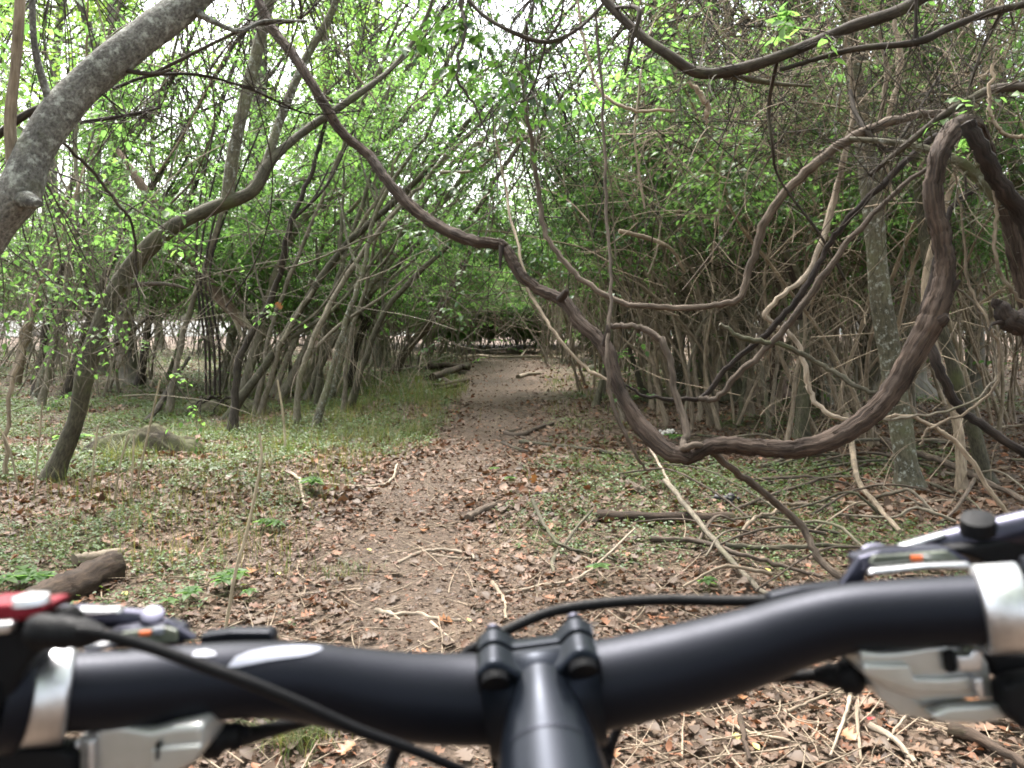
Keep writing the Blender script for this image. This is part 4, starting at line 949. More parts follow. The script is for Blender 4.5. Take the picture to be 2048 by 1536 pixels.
traced('overhead_branch', 'thin dark branch curving like a bowl at top centre', 'branch', M['dark'],
       [(905, -50, .2, 10), (955, 20, .1, 10), (1020, 62, 0, 11), (1092, 84, 0, 11), (1150, 62, 0, 9), (1200, 15, .1, 9), (1260, -60, .2, 8)], base=4.6, n=8, part='limb', twiggy=70, seed=62,
       branches=[[(1092, 84, 0, 7), (1120, 40, 0, 6), (1132, -40, 0, 6)], [(1095, 90, 0, 7), (1075, 150, 0, 6), (1052, 198, 0, 6), (1030, 205, 0, 3)]])
traced('overhead_branch', 'black limb entering from the right edge above the vine loop', 'branch', M['dark'],
       [(2200, 170, 0, 30), (2060, 174, 0, 24), (1990, 178, 0, 22), (1940, 200, 0, 20), (1880, 235, 0, 18), (1800, 300, .05, 14), (1740, 350, .1, 9)], base=3.8, n=10, ridge=.05, part='limb', twiggy=70, seed=63)
traced('overhead_branch', 'mossy olive branch drooping right beneath the vine loop', 'branch', M['olive_pale'],
       [(1700, 278, .3, 12), (1780, 284, .2, 15), (1860, 300, .1, 20), (1930, 330, 0, 24), (1985, 388, 0, 25), (2050, 450, 0, 27), (2150, 560, 0, 30)], base=3.9, n=10, ridge=.02, part='limb', twiggy=70, seed=64)
traced('overhead_branch', 'dark twig crossing from behind the grey trunk at upper left', 'branch', M['dark'],
       [(160, 245, 0, 10), (245, 232, .1, 9), (320, 216, .2, 6)], base=4.1, n=6, part='limb', twiggy=70, seed=65)
traced('overhead_branch', 'long thin dark bough arching over the upper left stems', 'branch', M['dark'],
       [(225, 178, .2, 10), (300, 152, .3, 8), (400, 150, .4, 8), (500, 178, .5, 7), (560, 205, .6, 6), (620, 228, .7, 4), (720, 222, .8, 3)], base=4.3, n=6, part='limb', twiggy=70, seed=66)
traced('overhead_branch', 'bare bough rising from the grey trunk to meet the vine top', 'branch', M['dark'],
       [(310, 145, .1, 9), (380, 110, .1, 9), (450, 75, .1, 8), (510, 48, .1, 8), (590, 42, .2, 6), (640, 0, .3, 5), (700, -60, .4, 4)], base=4.4, n=6, part='limb', twiggy=70, seed=67)
traced('overhead_branch', 'dark forked bough hanging over the right thicket below the sagging branch', 'branch', M['dark'],
       [(1700, 180, .2, 9), (1712, 230, .1, 12), (1740, 270, 0, 13), (1780, 300, 0, 12), (1830, 230, .1, 8), (1880, 150, .2, 6)], base=4.4, n=8, part='limb', twiggy=70, seed=68)
traced('overhead_branch', 'light brown branch in the centre reaching left above the trail arch', 'branch', M['stem'],
       [(880, 345, .2, 8), (950, 340, .2, 7), (1000, 300, .1, 7), (1060, 272, 0, 6), (1075, 300, 0, 4)], base=6.5, n=6, part='limb', twiggy=70, seed=69)

# --- leaf sprigs close by
def sprig(px, py, d, n, spread, size, mat, label, seed, flatd=(1, 1, .5), cat='leafy sprig'):
    r = np.random.default_rng(seed); c = P(px, py, d); root = empty('leafy_sprig', c); tag(root, label, cat)
    g = Geo(); S = []; K = max(3, n // 9); top = np.array([r.normal(0, .2), 0, 1.]) * spread * 1.9
    for h in range(K):
        e_ = r.normal(0, 1, 3) * np.array([spread, spread * .6, spread * .6]); m_ = (top + e_) * .5 + r.normal(0, .22, 3) * spread
        cc = catmull([top, m_, e_, e_ + (e_ - m_) * .5 + r.normal(0, .1, 3) * spread], 7)
        tube(g, cc, np.linspace(.0045, .0018, len(cc)) * (1 + spread), 4, caps=False)
        for _ in range(-(-n // K)): S.append(cc[r.integers(len(cc) // 4, len(cc))])
    S = np.array(S)[:n]
    g.obj('twig', M['dark'], root)
    g = Geo(); sprays(g, S, r.normal(0, 1, (n, 3)) * np.array(flatd), r.uniform(.10, .25, n) * (1 + spread), size, r, per=7, tpl=T_OVATE, twig_r=.0018)
    g.obj('foliage', [mat, M['stem']], root, smooth=False)
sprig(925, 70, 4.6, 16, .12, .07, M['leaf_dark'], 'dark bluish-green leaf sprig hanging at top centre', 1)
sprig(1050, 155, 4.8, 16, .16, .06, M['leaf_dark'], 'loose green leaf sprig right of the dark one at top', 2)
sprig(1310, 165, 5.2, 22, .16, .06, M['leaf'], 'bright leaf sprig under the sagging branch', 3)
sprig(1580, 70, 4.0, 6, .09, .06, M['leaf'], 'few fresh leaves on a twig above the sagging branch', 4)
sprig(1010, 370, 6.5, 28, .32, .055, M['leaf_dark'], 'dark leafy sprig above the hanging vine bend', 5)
sprig(280, 470, 5.8, 6, .13, .07, M['leaf'], 'small leaves on the bend of the curved mossy trunk', 6)
sprig(60, 520, 4.8, 80, .36, .036, M['leaf'], 'pale green leaves below the grey trunk at the left edge', 7)
sprig(150, 560, 5.6, 70, .42, .038, M['leaf'], 'light leaves left of the curved mossy trunk', 8)
sprig(60, 70, 4.6, 24, .4, .06, M['leaf'], 'leaves behind the shoots of the grey trunk at top left', 9)
sprig(1960, 260, 3.8, 5, .08, .05, M['leaf'], 'few yellow-green leaves hanging by the top of the vine loop', 10)
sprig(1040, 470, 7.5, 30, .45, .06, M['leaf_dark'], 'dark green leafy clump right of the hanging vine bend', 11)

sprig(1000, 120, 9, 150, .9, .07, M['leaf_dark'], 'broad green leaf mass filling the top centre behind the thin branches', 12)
sprig(1180, 230, 11, 170, 1.3, .07, M['leaf_mid'], 'leafy bough mass right of top centre in front of the thicket', 13)
sprig(1430, 260, 10, 170, 1.2, .065, M['leaf_mid'], 'green leaf mass behind the sagging branch at right', 14)
sprig(1750, 420, 11, 150, 1.3, .065, M['leaf_mid'], 'green leaf mass behind the pale olive trunk', 15)
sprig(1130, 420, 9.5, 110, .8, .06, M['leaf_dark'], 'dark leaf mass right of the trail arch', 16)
sprig(870, 300, 15, 200, 1.8, .075, M['leaf'], 'bright leaf mass over the trail left of centre', 17)
sprig(600, 170, 14, 220, 2.1, .065, M['leaf'], 'pale backlit leaf mass behind the upper hanging vine', 18)
sprig(380, 500, 15, 170, 1.7, .06, M['leaf'], 'low leaf mass behind the curved mossy trunk', 19)
sprig(330, 270, 14, 220, 2.0, .06, M['leaf'], 'bright leaf mass between the grey trunk and the curved mossy one', 21)
sprig(700, 330, 15, 200, 1.8, .06, M['leaf'], 'bright leaf mass under the upper hanging vine', 22)
sprig(700, 500, 16, 150, 1.5, .07, M['leaf'], 'leaf mass among the leaning stems left of the trail', 20)
for k, (px, py, d, n_, sp, mt, lab) in enumerate([
    (980, 60, 12, 230, 1.5, 'leaf', 'backlit bough of leaves at the very top centre of the view'), (1150, 90, 11, 200, 1.4, 'leaf_mid', 'leafy bough right of the top centre above the thin branch bowl'),
    (1300, 340, 12, 190, 1.4, 'leaf_mid', 'leafy bough in front of the first clump right of the trail'), (1520, 420, 12.5, 190, 1.5, 'leaf_mid', 'leafy bough above the vee of dark vines'),
    (1920, 120, 10, 180, 1.3, 'leaf', 'leafy bough behind the upper right corner branches'), (1650, 200, 12, 190, 1.4, 'leaf_mid', 'leafy bough left of the pale olive trunk top'),
    (1950, 450, 11, 160, 1.2, 'leaf', 'sunlit leafy bough seen through the loop of the great vine'), (1040, 330, 14, 200, 1.5, 'leaf', 'leafy bough hanging over the trail tunnel'),
    (760, 130, 15, 220, 1.9, 'leaf', 'leafy bough filling the upper middle left'), (160, 330, 12, 200, 1.6, 'leaf', 'leafy bough under the grey trunk on the left')]):
    sprig(px, py, d, n_, sp, .068, M[mt], lab, 200 + k)
r = np.random.default_rng(909)
for k in range(60):
    right = k >= 21
    bx = r.uniform(60, 740) if not right else (r.uniform(1170, 1560) if k % 3 else r.uniform(1500, 2040)); by = r.uniform(758, 830) if k % 4 else r.uniform(820, 870)
    hgt_px = r.uniform(380, 760) if right else r.uniform(560, 960); lean = (r.uniform(.15, .95) if not right else r.uniform(-.6, .4)); w_ = r.uniform(11, 22) if not right else r.uniform(7, 15)
    pts = [(bx, by, 0, w_)]
    for j in range(1, 6):
        t = j / 5; pts.append((bx + lean * hgt_px * (t ** 1.25) + r.normal(0, 14), by - hgt_px * t ** .95 + r.normal(0, 8), r.normal(0, .12) + t * .5, w_ * (1 - .6 * t)))
    brs = []
    for b in range(2):
        j = int(r.integers(1, 4)); x0, y0, d_, w0 = pts[j]; sx = r.choice([-1, 1]) * .5 + lean * .6; L = r.uniform(110, 260)
        brs.append([(x0, y0, d_, w0 * .7), (x0 + sx * L * .5, y0 - L * .35, d_ + .1, w0 * .5), (x0 + sx * L * .9, y0 - L * .9, d_ + .3, w0 * .3)])
    colr = (['grey-brown', 'mossy olive', 'dark', 'grey-brown', 'pale olive'] if not right else ['tan', 'grey-brown', 'bleached', 'mossy olive', 'tan'])[k % 5]
    spot = [w2 for lim, w2 in [(200, 'left of the curved mossy trunk'), (330, 'just right of the curved mossy trunk'), (430, 'left of the dark root mound'), (520, 'at the dark root mound'), (640, 'right of the dark root mound'), (985, 'beside the left trail edge'),
                               (1290, 'beside the right trail edge'), (1420, 'behind the falling part of the great vine'), (1560, 'behind the vee of dark vines'), (1700, 'right of the dark straight pole'), (1860, 'by the pale olive trunk'), (9999, 'at the far right')] if bx < lim][0]
    lab = 'slim %s %s stem rooted %s' % ('nearer' if by > 800 else ('stout' if w_ > (17 if not right else 11) else 'thin'), colr, spot)
    traced('slender_tree', lab, 'tree', M[['stem', 'olive', 'dark', 'stem', 'olive_pale'][k % 5] if not right else ['tan', 'stem', 'deadwood', 'olive', 'tan'][k % 5]], pts, branches=brs, group=lab + ', set', n=7, seed=600 + k, lump=.07, wob=.010, twiggy=8, leafy=(45, M['leaf'] if not right else M['leaf_mid'], .06, 3.6))
# ------------------------------------------------------------------ twig tangles (nobody could count these)
def tangle(name, label, mat, specs, seed):
    r = np.random.default_rng(seed); g = Geo()
    for (n, px0, px1, py0, py1, d0, d1, L0, L1, rr, up, vert) in specs:
        px = r.uniform(px0, px1, n); py = r.uniform(py0, py1, n); d = r.uniform(d0, d1, n)
        S = CAM + d[:, None] * (FWD + ((px - 1024) / F)[:, None] * RGT + ((768 - py) / F)[:, None] * UPV)
        S[:, 2] = np.maximum(S[:, 2], .1)
        dd = r.normal(0, 1, (n, 3)) * np.array([1, .5, 1]) * (1 - vert) + np.array([0, 0, 1.]) * vert * 2 + np.array([0, 0, up])
        C = rand_curves(r, S, r.uniform(L0, L1, n), 8, d0=dd, wob=.28)
        C[:, :, 2] = np.maximum(C[:, :, 2], hgt(C[:, :, 0], C[:, :, 1]) + .01)
        tubes(g, C, np.linspace(1, .3, 8)[None] * (rr * r.uniform(.5, 1.6, (n, 1))), 3)
    return tag(g.obj(name, mat), label, 'twigs', kind='stuff')
tangle('twig_tangle', 'tangle of thin pale dead twigs filling the right thicket', M['tan'],
       [(900, 1250, 2048, -60, 360, 4.8, 10, .3, 1.3, .0032, 0, 0), (300, 1450, 2048, 0, 250, 4.8, 7, .3, 1.0, .0028, -.3, 0), (420, 1150, 2048, 250, 640, 7, 14, .5, 1.8, .0046, .2, .3), (110, 1450, 2048, 650, 980, 5, 9, .3, 1.2, .0032, .3, .3)], 5)
tangle('twig_tangle', 'dark fine twigs woven through the branches at upper right', M['dark'],
       [(1500, 1300, 2048, -60, 320, 4.8, 10, .3, 1.3, .0034, 0, 0), (650, 1000, 2048, 100, 560, 8, 15, .5, 1.8, .0055, 0, 0)], 6)
tangle('brushwood', 'grey thin twigs and dead stalks among the left stems', M['stem'],
       [(380, -50, 1000, 420, 720, 7, 16, .5, 2.0, .0048, .3, .3), (230, -50, 350, 480, 800, 4.5, 7, .4, 1.4, .0026, .3, .3), (110, 0, 950, 50, 400, 8, 13, .5, 1.7, .0045, .2, 0)], 7)
tangle('brushwood', 'thin upright dead stalks standing under the far trees', M['deadwood'],
       [(450, -50, 880, 640, 700, 16, 30, .5, 1.8, .0065, .2, .8), (420, -50, 880, 715, 800, 9, 15, .25, .8, .0032, .2, .7), (1500, 1090, 2100, 640, 740, 9, 30, .5, 2.0, .0065, .2, .8), (350, 780, 1250, 520, 680, 18, 32, .8, 2.2, .008, 0, .2)], 8)
r = np.random.default_rng(404)
for k in range(95):
    far = k % 2; right = k % 3 != 0; d = r.uniform(4.6, 8) if not far else r.uniform(8, 13)
    px = r.uniform(1080, 2080) if right else r.uniform(-40, 950); py = r.uniform(-50, 640)
    L = r.uniform(1.0, 2.8); an = r.uniform(-.9, .9) + (0 if right else .5)
    c = rand_curves(r, P(px, py, d)[None], np.array([L]), 8, d0=np.array([[math.sin(an), r.normal(0, .2), math.cos(an)]]), wob=.3)[0]
    c[:, 2] = np.maximum(c[:, 2], .15); c = catmull(c, 3); w_ = r.uniform(.004, .010) * (1.3 if far else .8)
    g = Geo(); tube(g, c, w_ * np.linspace(1, .5, len(c)), 6, lump=.1, ridge=.03, seed=k)
    o = g.obj('thin_vine', M[['tan', 'stem', 'dark', 'vine_thin', 'deadwood'][int(r.integers(5))]], origin=c[0]); o.location = c[0]
    side_ = 'right' if right else 'left'; fr = 'farther back in' if far else 'toward the front of'
    tag(o, 'thin bare vine crossing the air %s the %s thicket' % (fr, side_), 'vine', 'thin bare vines %s the %s thicket' % (fr, side_))
# ------------------------------------------------------------------ wood on the ground
def gstick(label, mat, pts, w, name='fallen_branch', cat='branch', n=7, lift=.35, ridge=.03, br=(), seg=6, z=0, taper=.6, lump=.1):
    P3 = []; 
    for k, p in enumerate(pts):
        q_, t = G(p[0], p[1]); rr = w / 2 * t / F
        q_ = q_ + np.array([0, 0, rr * lift + .012 + (p[2] if len(p) > 2 else 0)]); P3.append([*q_, rr * (1 - (1 - taper) * k / max(1, len(pts) - 1))])
    c4 = catmull(np.array(P3), seg); r = np.random.default_rng(abs(int(pts[0][0])))
    if len(c4) > 4: c4[1:-1, :3] += r.normal(0, min(c4[:, 3].mean() * .25, .003), (len(c4) - 2, 3))
    org = c4[0, :3]; root = empty(name, org); tag(root, label, cat)
    g = Geo(); tube(g, c4[:, :3], c4[:, 3], n, ridge=ridge, seed=int(pts[0][0]), lump=lump); g.obj('wood', mat, root, org)
    for b in br:
        gg = Geo(); B = []
        for k, p in enumerate(b[0]):
            q_, t = G(p[0], p[1]); B.append([*(q_ + np.array([0, 0, .012 + (p[2] if len(p) > 2 else 0)])), b[1] / 2 * t / F * (1 - .6 * k / len(b[0]))])
        B = catmull(np.array(B), 5); tube(gg, B[:, :3], B[:, 3], 6, seed=3); gg.obj('twig', mat, root, org)
    return root
D_, DW, RT, VT, OL, TN = M['dark'], M['deadwood'], M['rotten'], M['vine_thin'], M['olive'], M['tan']
gstick('short brown log lying right of the trail with a pale chipped end', RT, [(1195, 1040), (1330, 1046), (1465, 1044)], 27, 'log', 'log', 12, taper=.9, br=[([(1185, 1052), (1200, 1040), (1215, 1048)], 14)])
gstick('crooked pale stick lying across the path, with a side twig', DW, [(795, 1132), (838, 1112), (880, 1106), (940, 1113), (948, 1124)], 9, br=[([(865, 1114), (905, 1120), (942, 1121)], 8)])
gstick('whitish broken stick on the path nearest the handlebar', DW, [(752, 1228), (790, 1236), (835, 1234), (880, 1246), (922, 1248)], 11, br=[([(862, 1250), (885, 1270), (908, 1290)], 8), ([(790, 1238), (800, 1245)], 6)])
gstick('forked brown stick beside the path right of its middle', VT, [(1010, 870), (1040, 874), (1070, 862), (1106, 850)], 11, br=[([(1008, 868), (1025, 864), (1042, 858)], 9), ([(1042, 876), (1060, 882), (1075, 884)], 6)])
gstick('long mossy branch lying on the ground under the great vine', OL, [(1040, 888), (1110, 896), (1190, 905), (1260, 918), (1320, 922)], 11)
gstick('short dark stick beside the start of the long mossy branch', D_, [(1005, 890), (1030, 900), (1058, 908)], 10)
gstick('pale thin branch lying along the left path edge with upturned tip', DW, [(580, 950), (610, 968), (680, 975), (750, 976), (782, 965), (795, 945, .05)], 8, br=[([(700, 976), (760, 980)], 4)])
gstick('small pale stick left of the path below the upturned branch', DW, [(600, 962), (608, 1010), (620, 1022)], 8)
gstick('short pale stick at the bare edge of the path on the left', DW, [(638, 1030), (665, 1026), (722, 1022)], 7, br=[([(640, 1024), (650, 1034), (680, 1036)], 5)])
gstick('reddish curved piece of bark on the right of the path', VT, [(935, 1044), (960, 1030), (990, 1015)], 18, 'bark_piece', 'bark', 8, taper=.7)
gstick('small brown bark chunk among greenery right of the path', VT, [(1255, 975), (1275, 985), (1290, 990)], 22, 'bark_piece', 'bark', 8)
gstick('long pale pole lying across the far end of the trail', DW, [(925, 717), (960, 714), (1000, 717), (1040, 716), (1080, 715)], 8, br=[([(1040, 716), (1060, 704, .2), (1100, 690, .4)], 4)])
gstick('dark twig lying left of the pole at the trail end', D_, [(910, 711), (935, 711), (950, 712)], 4)
gstick('pale split chunk of wood right of the far trail', DW, [(1036, 758), (1055, 752), (1082, 750)], 11, 'wood_chunk', 'wood chunk', 8)
gstick('grey-brown log half buried right of the far trail', OL, [(1170, 742), (1200, 735), (1240, 733)], 12, 'log', 'log', 9)
for k, (pts, wd) in enumerate([([(865, 768), (900, 755), (935, 742)], 15), ([(858, 745), (890, 742), (938, 748)], 12), ([(862, 778), (890, 776), (935, 765)], 12), ([(850, 760), (880, 762), (905, 772)], 11), ([(800, 738), (840, 740), (900, 744)], 9), ([(868, 785), (895, 779), (925, 772)], 8)]):
    gstick('%s dark rotten log of the heap left of the far trail' % ['thickest', 'rear', 'front', 'leftmost short', 'long thin rearmost', 'small foremost'][k], RT, [(a, b, .10 if k < 2 else .02) for a, b in pts], wd, 'log', 'log', 9, taper=.85, ridge=.08)
gstick('long dark fallen branch slanting down to the right edge of the ground', VT, [(1765, 905, .10), (1800, 925, .10), (1870, 945, .10), (1950, 985, .10), (2030, 1020, .08), (2120, 1060, .06)], 16, n=9, br=[([(1950, 985, .1), (1915, 1030, .05), (1880, 1050)], 9), ([(1800, 925, .1), (1780, 900, .2)], 8)])
gstick('grey branch lying left to right behind the right brake lever', OL, [(1450, 1108, .03), (1560, 1112, .03), (1650, 1108, .03), (1740, 1110, .03)], 13)
gstick('curved branch rising out of litter behind the right brake', VT, [(1300, 1090, .02), (1390, 1098, .03), (1480, 1130, .04), (1560, 1148, .03), (1640, 1168, .02)], 12, br=[([(1390, 1098), (1430, 1070, .1), (1470, 1062, .05)], 8)])
gstick('pale straight twig at the right below the small log', DW, [(1010, 1192), (1080, 1178), (1150, 1165), (1200, 1140, .03), (1270, 1090, .08)], 8)
gstick('short curved pale twig rising beside the handlebar cable', TN, [(985, 1172), (1005, 1200), (1012, 1245)], 10)
gstick('forked grey branch lying right of the path near the stump end', OL, [(1065, 1042, .12), (1085, 1075, .08), (1120, 1105, .03), (1200, 1118), (1280, 1135)], 9, br=[([(1120, 1108), (1150, 1090, .08), (1185, 1062, .12)], 8), ([(1115, 1105), (1105, 1130), (1108, 1150)], 12)])
gstick('pale stick slanting from the vine bottom down to the handlebar', M['stem'], [(1330, 1005, .14), (1370, 1045, .1), (1420, 1098, .06), (1480, 1160, .03), (1545, 1215, .02)], 11, n=9, taper=1.0)
gstick('thin pale stick standing up by the lowest bend of the vine', DW, [(1280, 905, .14), (1302, 940, .16), (1325, 985, .15), (1348, 1015, .08)], 7)
gstick('pale arched root-like branch right of the small log', TN, [(1470, 1085), (1510, 1060, .06), (1545, 1050, .06), (1560, 1020, .04)], 9)
gstick('long tan branch running down toward the right brake lever', TN, [(1690, 880, .25), (1705, 940, .14), (1715, 990, .1), (1760, 1040, .05), (1800, 1075, .02)], 14, n=8)
gstick('mossy twig lying behind the long tan branch on the right', OL, [(1420, 935), (1520, 945), (1600, 945), (1660, 935, .04)], 10)
gstick('thin branch lying along the ground at the right below the fallen branch', TN, [(1640, 1000), (1740, 1015), (1840, 1010), (1960, 1000)], 8)
gstick('dark straight twig lying on the path edge in the middle', D_, [(985, 985), (1060, 990), (1155, 993)], 5)
gstick('rotting dark log with pale torn top at the lower left', RT, [(60, 1236), (100, 1212), (150, 1190), (200, 1163), (238, 1150)], 72, 'log', 'log', 22, taper=.82, ridge=.13, lump=.03)
gstick('pale torn slab of wood behind the rotting dark log', DW, [(150, 1138, .02), (195, 1128, .02), (245, 1120, .02)], 26, 'wood_chunk', 'wood chunk', 8, ridge=.1)
gstick('grey weathered log lying across the far left thicket', M['trunk_far'], [(60, 668, .2), (110, 680, .2), (180, 690, .15)], 18, 'log', 'log', 10)
gstick('pale sawn-looking log lying at the far left', DW, [(95, 745), (130, 735), (160, 728)], 14, 'log', 'log', 10, taper=1.0)
gstick('pale log piece behind the clump of stems left of the trail', DW, [(470, 722), (505, 718), (530, 716)], 9, 'log', 'log', 8)
gstick('dark root rising from the ground beside the mossy mound', D_, [(290, 850), (320, 828, .1), (345, 800, .25), (380, 760, .45)], 13)
for k, (pts, wd, lab) in enumerate([
    ([(1575, 1440), (1640, 1410), (1740, 1370)], 7, 'thin twig in the litter under the right brake'),
    ([(1700, 1400), (1690, 1450), (1660, 1530)], 9, 'pale stick pointing down under the right shifter'),
    ([(1712, 1430), (1716, 1480), (1722, 1540)], 9, 'straight pale stick right of the one pointing down'),
    ([(1740, 1470), (1790, 1500), (1830, 1545)], 16, 'stout pale broken stick at the bottom right'),
    ([(1900, 1480), (1960, 1500), (2060, 1560)], 30, 'thick brown branch at the bottom right corner'),
    ([(1820, 1440), (1790, 1475), (1775, 1500)], 7, 'small forked twig right of the stout broken stick'),
    ([(1455, 1465), (1510, 1485), (1580, 1500)], 9, 'tan stick under the right half of the handlebar'),
    ([(1480, 1450), (1490, 1500), (1500, 1540)], 13, 'dark stub in the litter under the handlebar')]):
    gstick(lab, [TN, DW][k % 2] if k not in (4, 7) else RT, [(a, b, .015) for a, b in pts], wd)
r = np.random.default_rng(321)
for k in range(34):
    px = r.uniform(1380, 2080); py = 850 + 330 * r.random() ** .8; L = r.uniform(120, 420); an = r.normal(0, .45) + (math.pi if r.random() < .5 else 0); up = r.uniform(.02, .22)
    pts = [(px + math.cos(an) * L * t + r.normal(0, 6), min(max(py + math.sin(an) * L * .45 * t + r.normal(0, 5), 790), 1300), .02 + up * math.sin(t * 3.1) * r.uniform(.3, 1)) for t in (0, .3, .6, 1)]
    nm = 'nearer the handlebar' if py > 1010 else 'farther back under the great vine'
    mt = int(r.integers(4)); cl = ['tan', 'grey-brown', 'dark', 'mossy'][mt]
    lab = '%s dead branch lying in the right-hand brush, %s' % (cl, nm)
    o = gstick(lab, [TN, M['stem'], VT, OL][mt], pts, r.uniform(4, 9), n=6); o['group'] = lab + ', set'
# scattered small twigs: stuff
g = Geo(); r = np.random.default_rng(88); n = 2400
y = 1.8 + 12 * r.random(n) ** 1.5; x = np.where(r.random(n) < .6, r.random(n) * (y * .6) + .1, -r.random(n) * y * .6)
S = np.column_stack([x, y, hgt(x, y) + .02]); C = rand_curves(r, S, r.uniform(.06, .45, n), 6, d0=r.normal(0, 1, (n, 3)) * [1, 1, .08], wob=.2)
C[:, :, 2] = hgt(C[:, :, 0], C[:, :, 1]) + .012 + .5 * np.abs(C[:, :, 2] - S[:, None, 2])
tubes(g, C, np.linspace(1, .5, 6)[None] * r.uniform(.0015, .0045, (n, 1)), 4)
tag(g.obj('twig_litter', M['tan']), 'small broken twigs strewn over the forest floor', 'twigs', kind='stuff')

# mounds
def mound(label, px, py, wx, wy, h, mat, seed, name='earth_mound', cat='mound'):
    p, t = G(px, py); n = 40; r = np.random.default_rng(seed); u = np.linspace(-1, 1, n); U, W = np.meshgrid(u, u)
    rr = np.hypot(U, W); hh = h * np.clip(1 - rr ** 2.5, 0, 1) ** .7 * (.7 + .6 * vnoise(U + seed, W, 3)) - .05 + (vnoise(U * 3, W * 3 + seed, 4) - .5) * h * .35 * (rr < 1)
    Xw = p[0] + U * wx; Yw = p[1] + W * wy; V = np.stack([Xw, Yw, hgt(Xw, Yw) + hh - np.where(rr > .97, .05, 0)], -1).reshape(-1, 3) - p
    i, j = np.meshgrid(np.arange(n - 1), np.arange(n - 1), indexing='ij')
    q = np.stack([i * n + j, i * n + j + 1, (i + 1) * n + j + 1, (i + 1) * n + j], -1).reshape(-1, 4)
    o = link(bpy.data.objects.new(name, mesh_np(name, V, q, mats=[mat]))); o.location = p
    return tag(o, label, cat)
M['mossy'] = bark('mossy_earth', (.025, .02, .013), (.08, .06, .04), fibre=0, moss=.75, bump=1, scale=.3)
def recoord(m):
    nt_ = m.node_tree
    for n_ in list(nt_.nodes):
        if n_.type == 'MAPPING':
            gg = nt_.nodes.new('ShaderNodeNewGeometry'); nt_.links.new(gg.outputs['Position'], n_.inputs[0]); n_.inputs['Scale'].default_value = (20, 20, 20)
recoord(M['mossy'])
mound('low mossy dark mound in the greenery on the left', 285, 905, .62, .35, .26, M['mossy'], 1)
mound('dark root mound under the hanging vines on the left', 460, 825, .75, .5, .22, M['mossy'], 2)
g = Geo(); r = np.random.default_rng(12); p, t = G(440, 830)
for k in range(7):
    a0 = r.uniform(-2.9, .3); S = p + np.array([r.normal(0, .12), 0, .26]); L = r.uniform(.25, .8)
    c = catmull([S, S + np.array([math.cos(a0) * L * .4, math.sin(a0) * L * .2, -.05]), S + np.array([math.cos(a0) * L * .8, math.sin(a0) * L * .5, -.16]), S + np.array([math.cos(a0) * L, math.sin(a0) * L * .6, -.28])], 4); c[1:-1] += r.normal(0, .012, (len(c) - 2, 3))
    tube(g, c, np.linspace(.02, .006, len(c)), 5, lump=.1, seed=k)
tag(g.obj('exposed_roots', M['dark'], origin=p), 'grey exposed roots spreading over the dark root mound', 'roots').location = p

# dry stalks standing
def stalk(label, pts, base=None, w=6, mat='straw'):
    return traced('dry_stalk', label, 'stalk', M[mat], [(a, b, c_, w * (1 - .4 * k / len(pts))) for k, (a, b, c_) in enumerate(pts)], base=base, n=6, part='stem', flare=False, lump=.05)
stalk('tall pale dry stalk leaning beside the path on the left', [(443, 1275, 0), (470, 1150, .02), (492, 1070, .04), (512, 980, .04), (523, 915, .04), (519, 868, .04)], w=9)
for k, (a, b, c_, d_, e_, f_) in enumerate([(64, 1000, 75, 920, 85, 805), (225, 1005, 240, 930, 258, 870), (258, 1010, 265, 940, 268, 870), (40, 985, 20, 900, -5, 850), (270, 965, 300, 850, 320, 760), (178, 985, 190, 900, 196, 850), (572, 905, 566, 830, 555, 760), (660, 800, 690, 745, 700, 700)]):
    stalk(['pale dry stalk left of the curved trunk foot', 'left one of two dry stalks before the mossy mound', 'right one of two dry stalks before the mossy mound', 'dry stalk leaning left at the left edge', 'thin dry stalk in front of the dark root', 'short dry stalk right of the curved trunk foot', 'dry stalk standing in the greenery near the trail clump', 'dry stalk by the long sapling left of the trail'][k],
          [(a, b, 0), (c_, d_, 0), (e_, f_, 0)], w=6)

# seedlings
def seedling(px, py, label, seed, s=.1, n=6, mat='leaf'):
    r = np.random.default_rng(seed); p, t = G(px, py); root = empty('seedling', p); tag(root, label, 'seedling')
    g = Geo(); g2 = Geo(); hgt_ = s * 1.2
    for k in range(max(1, n // 5)):
        o_ = np.array([r.normal(0, s * .5), r.normal(0, s * .5), 0]) if k else np.zeros(3)
        c = catmull([o_, o_ + [r.normal(0, .01), 0, hgt_ * .5], o_ + [r.normal(0, .02), 0, hgt_]], 3); tube(g, c, .0015, 4)
        an = r.random() * 6 + np.arange(5) * 1.256; D = np.column_stack([np.cos(an), np.sin(an), r.uniform(-.1, .3, 5)])
        leaves(g2, np.repeat((o_ + [0, 0, hgt_])[None], 5, 0), D, np.tile([0, 0, 1.], (5, 1)), s * r.uniform(.8, 1.2, 5), T_OVATE, a=.2, b=-.3)
    g.obj('stem', M['cover'], root); g2.obj('leaves', M[mat], root, smooth=False)
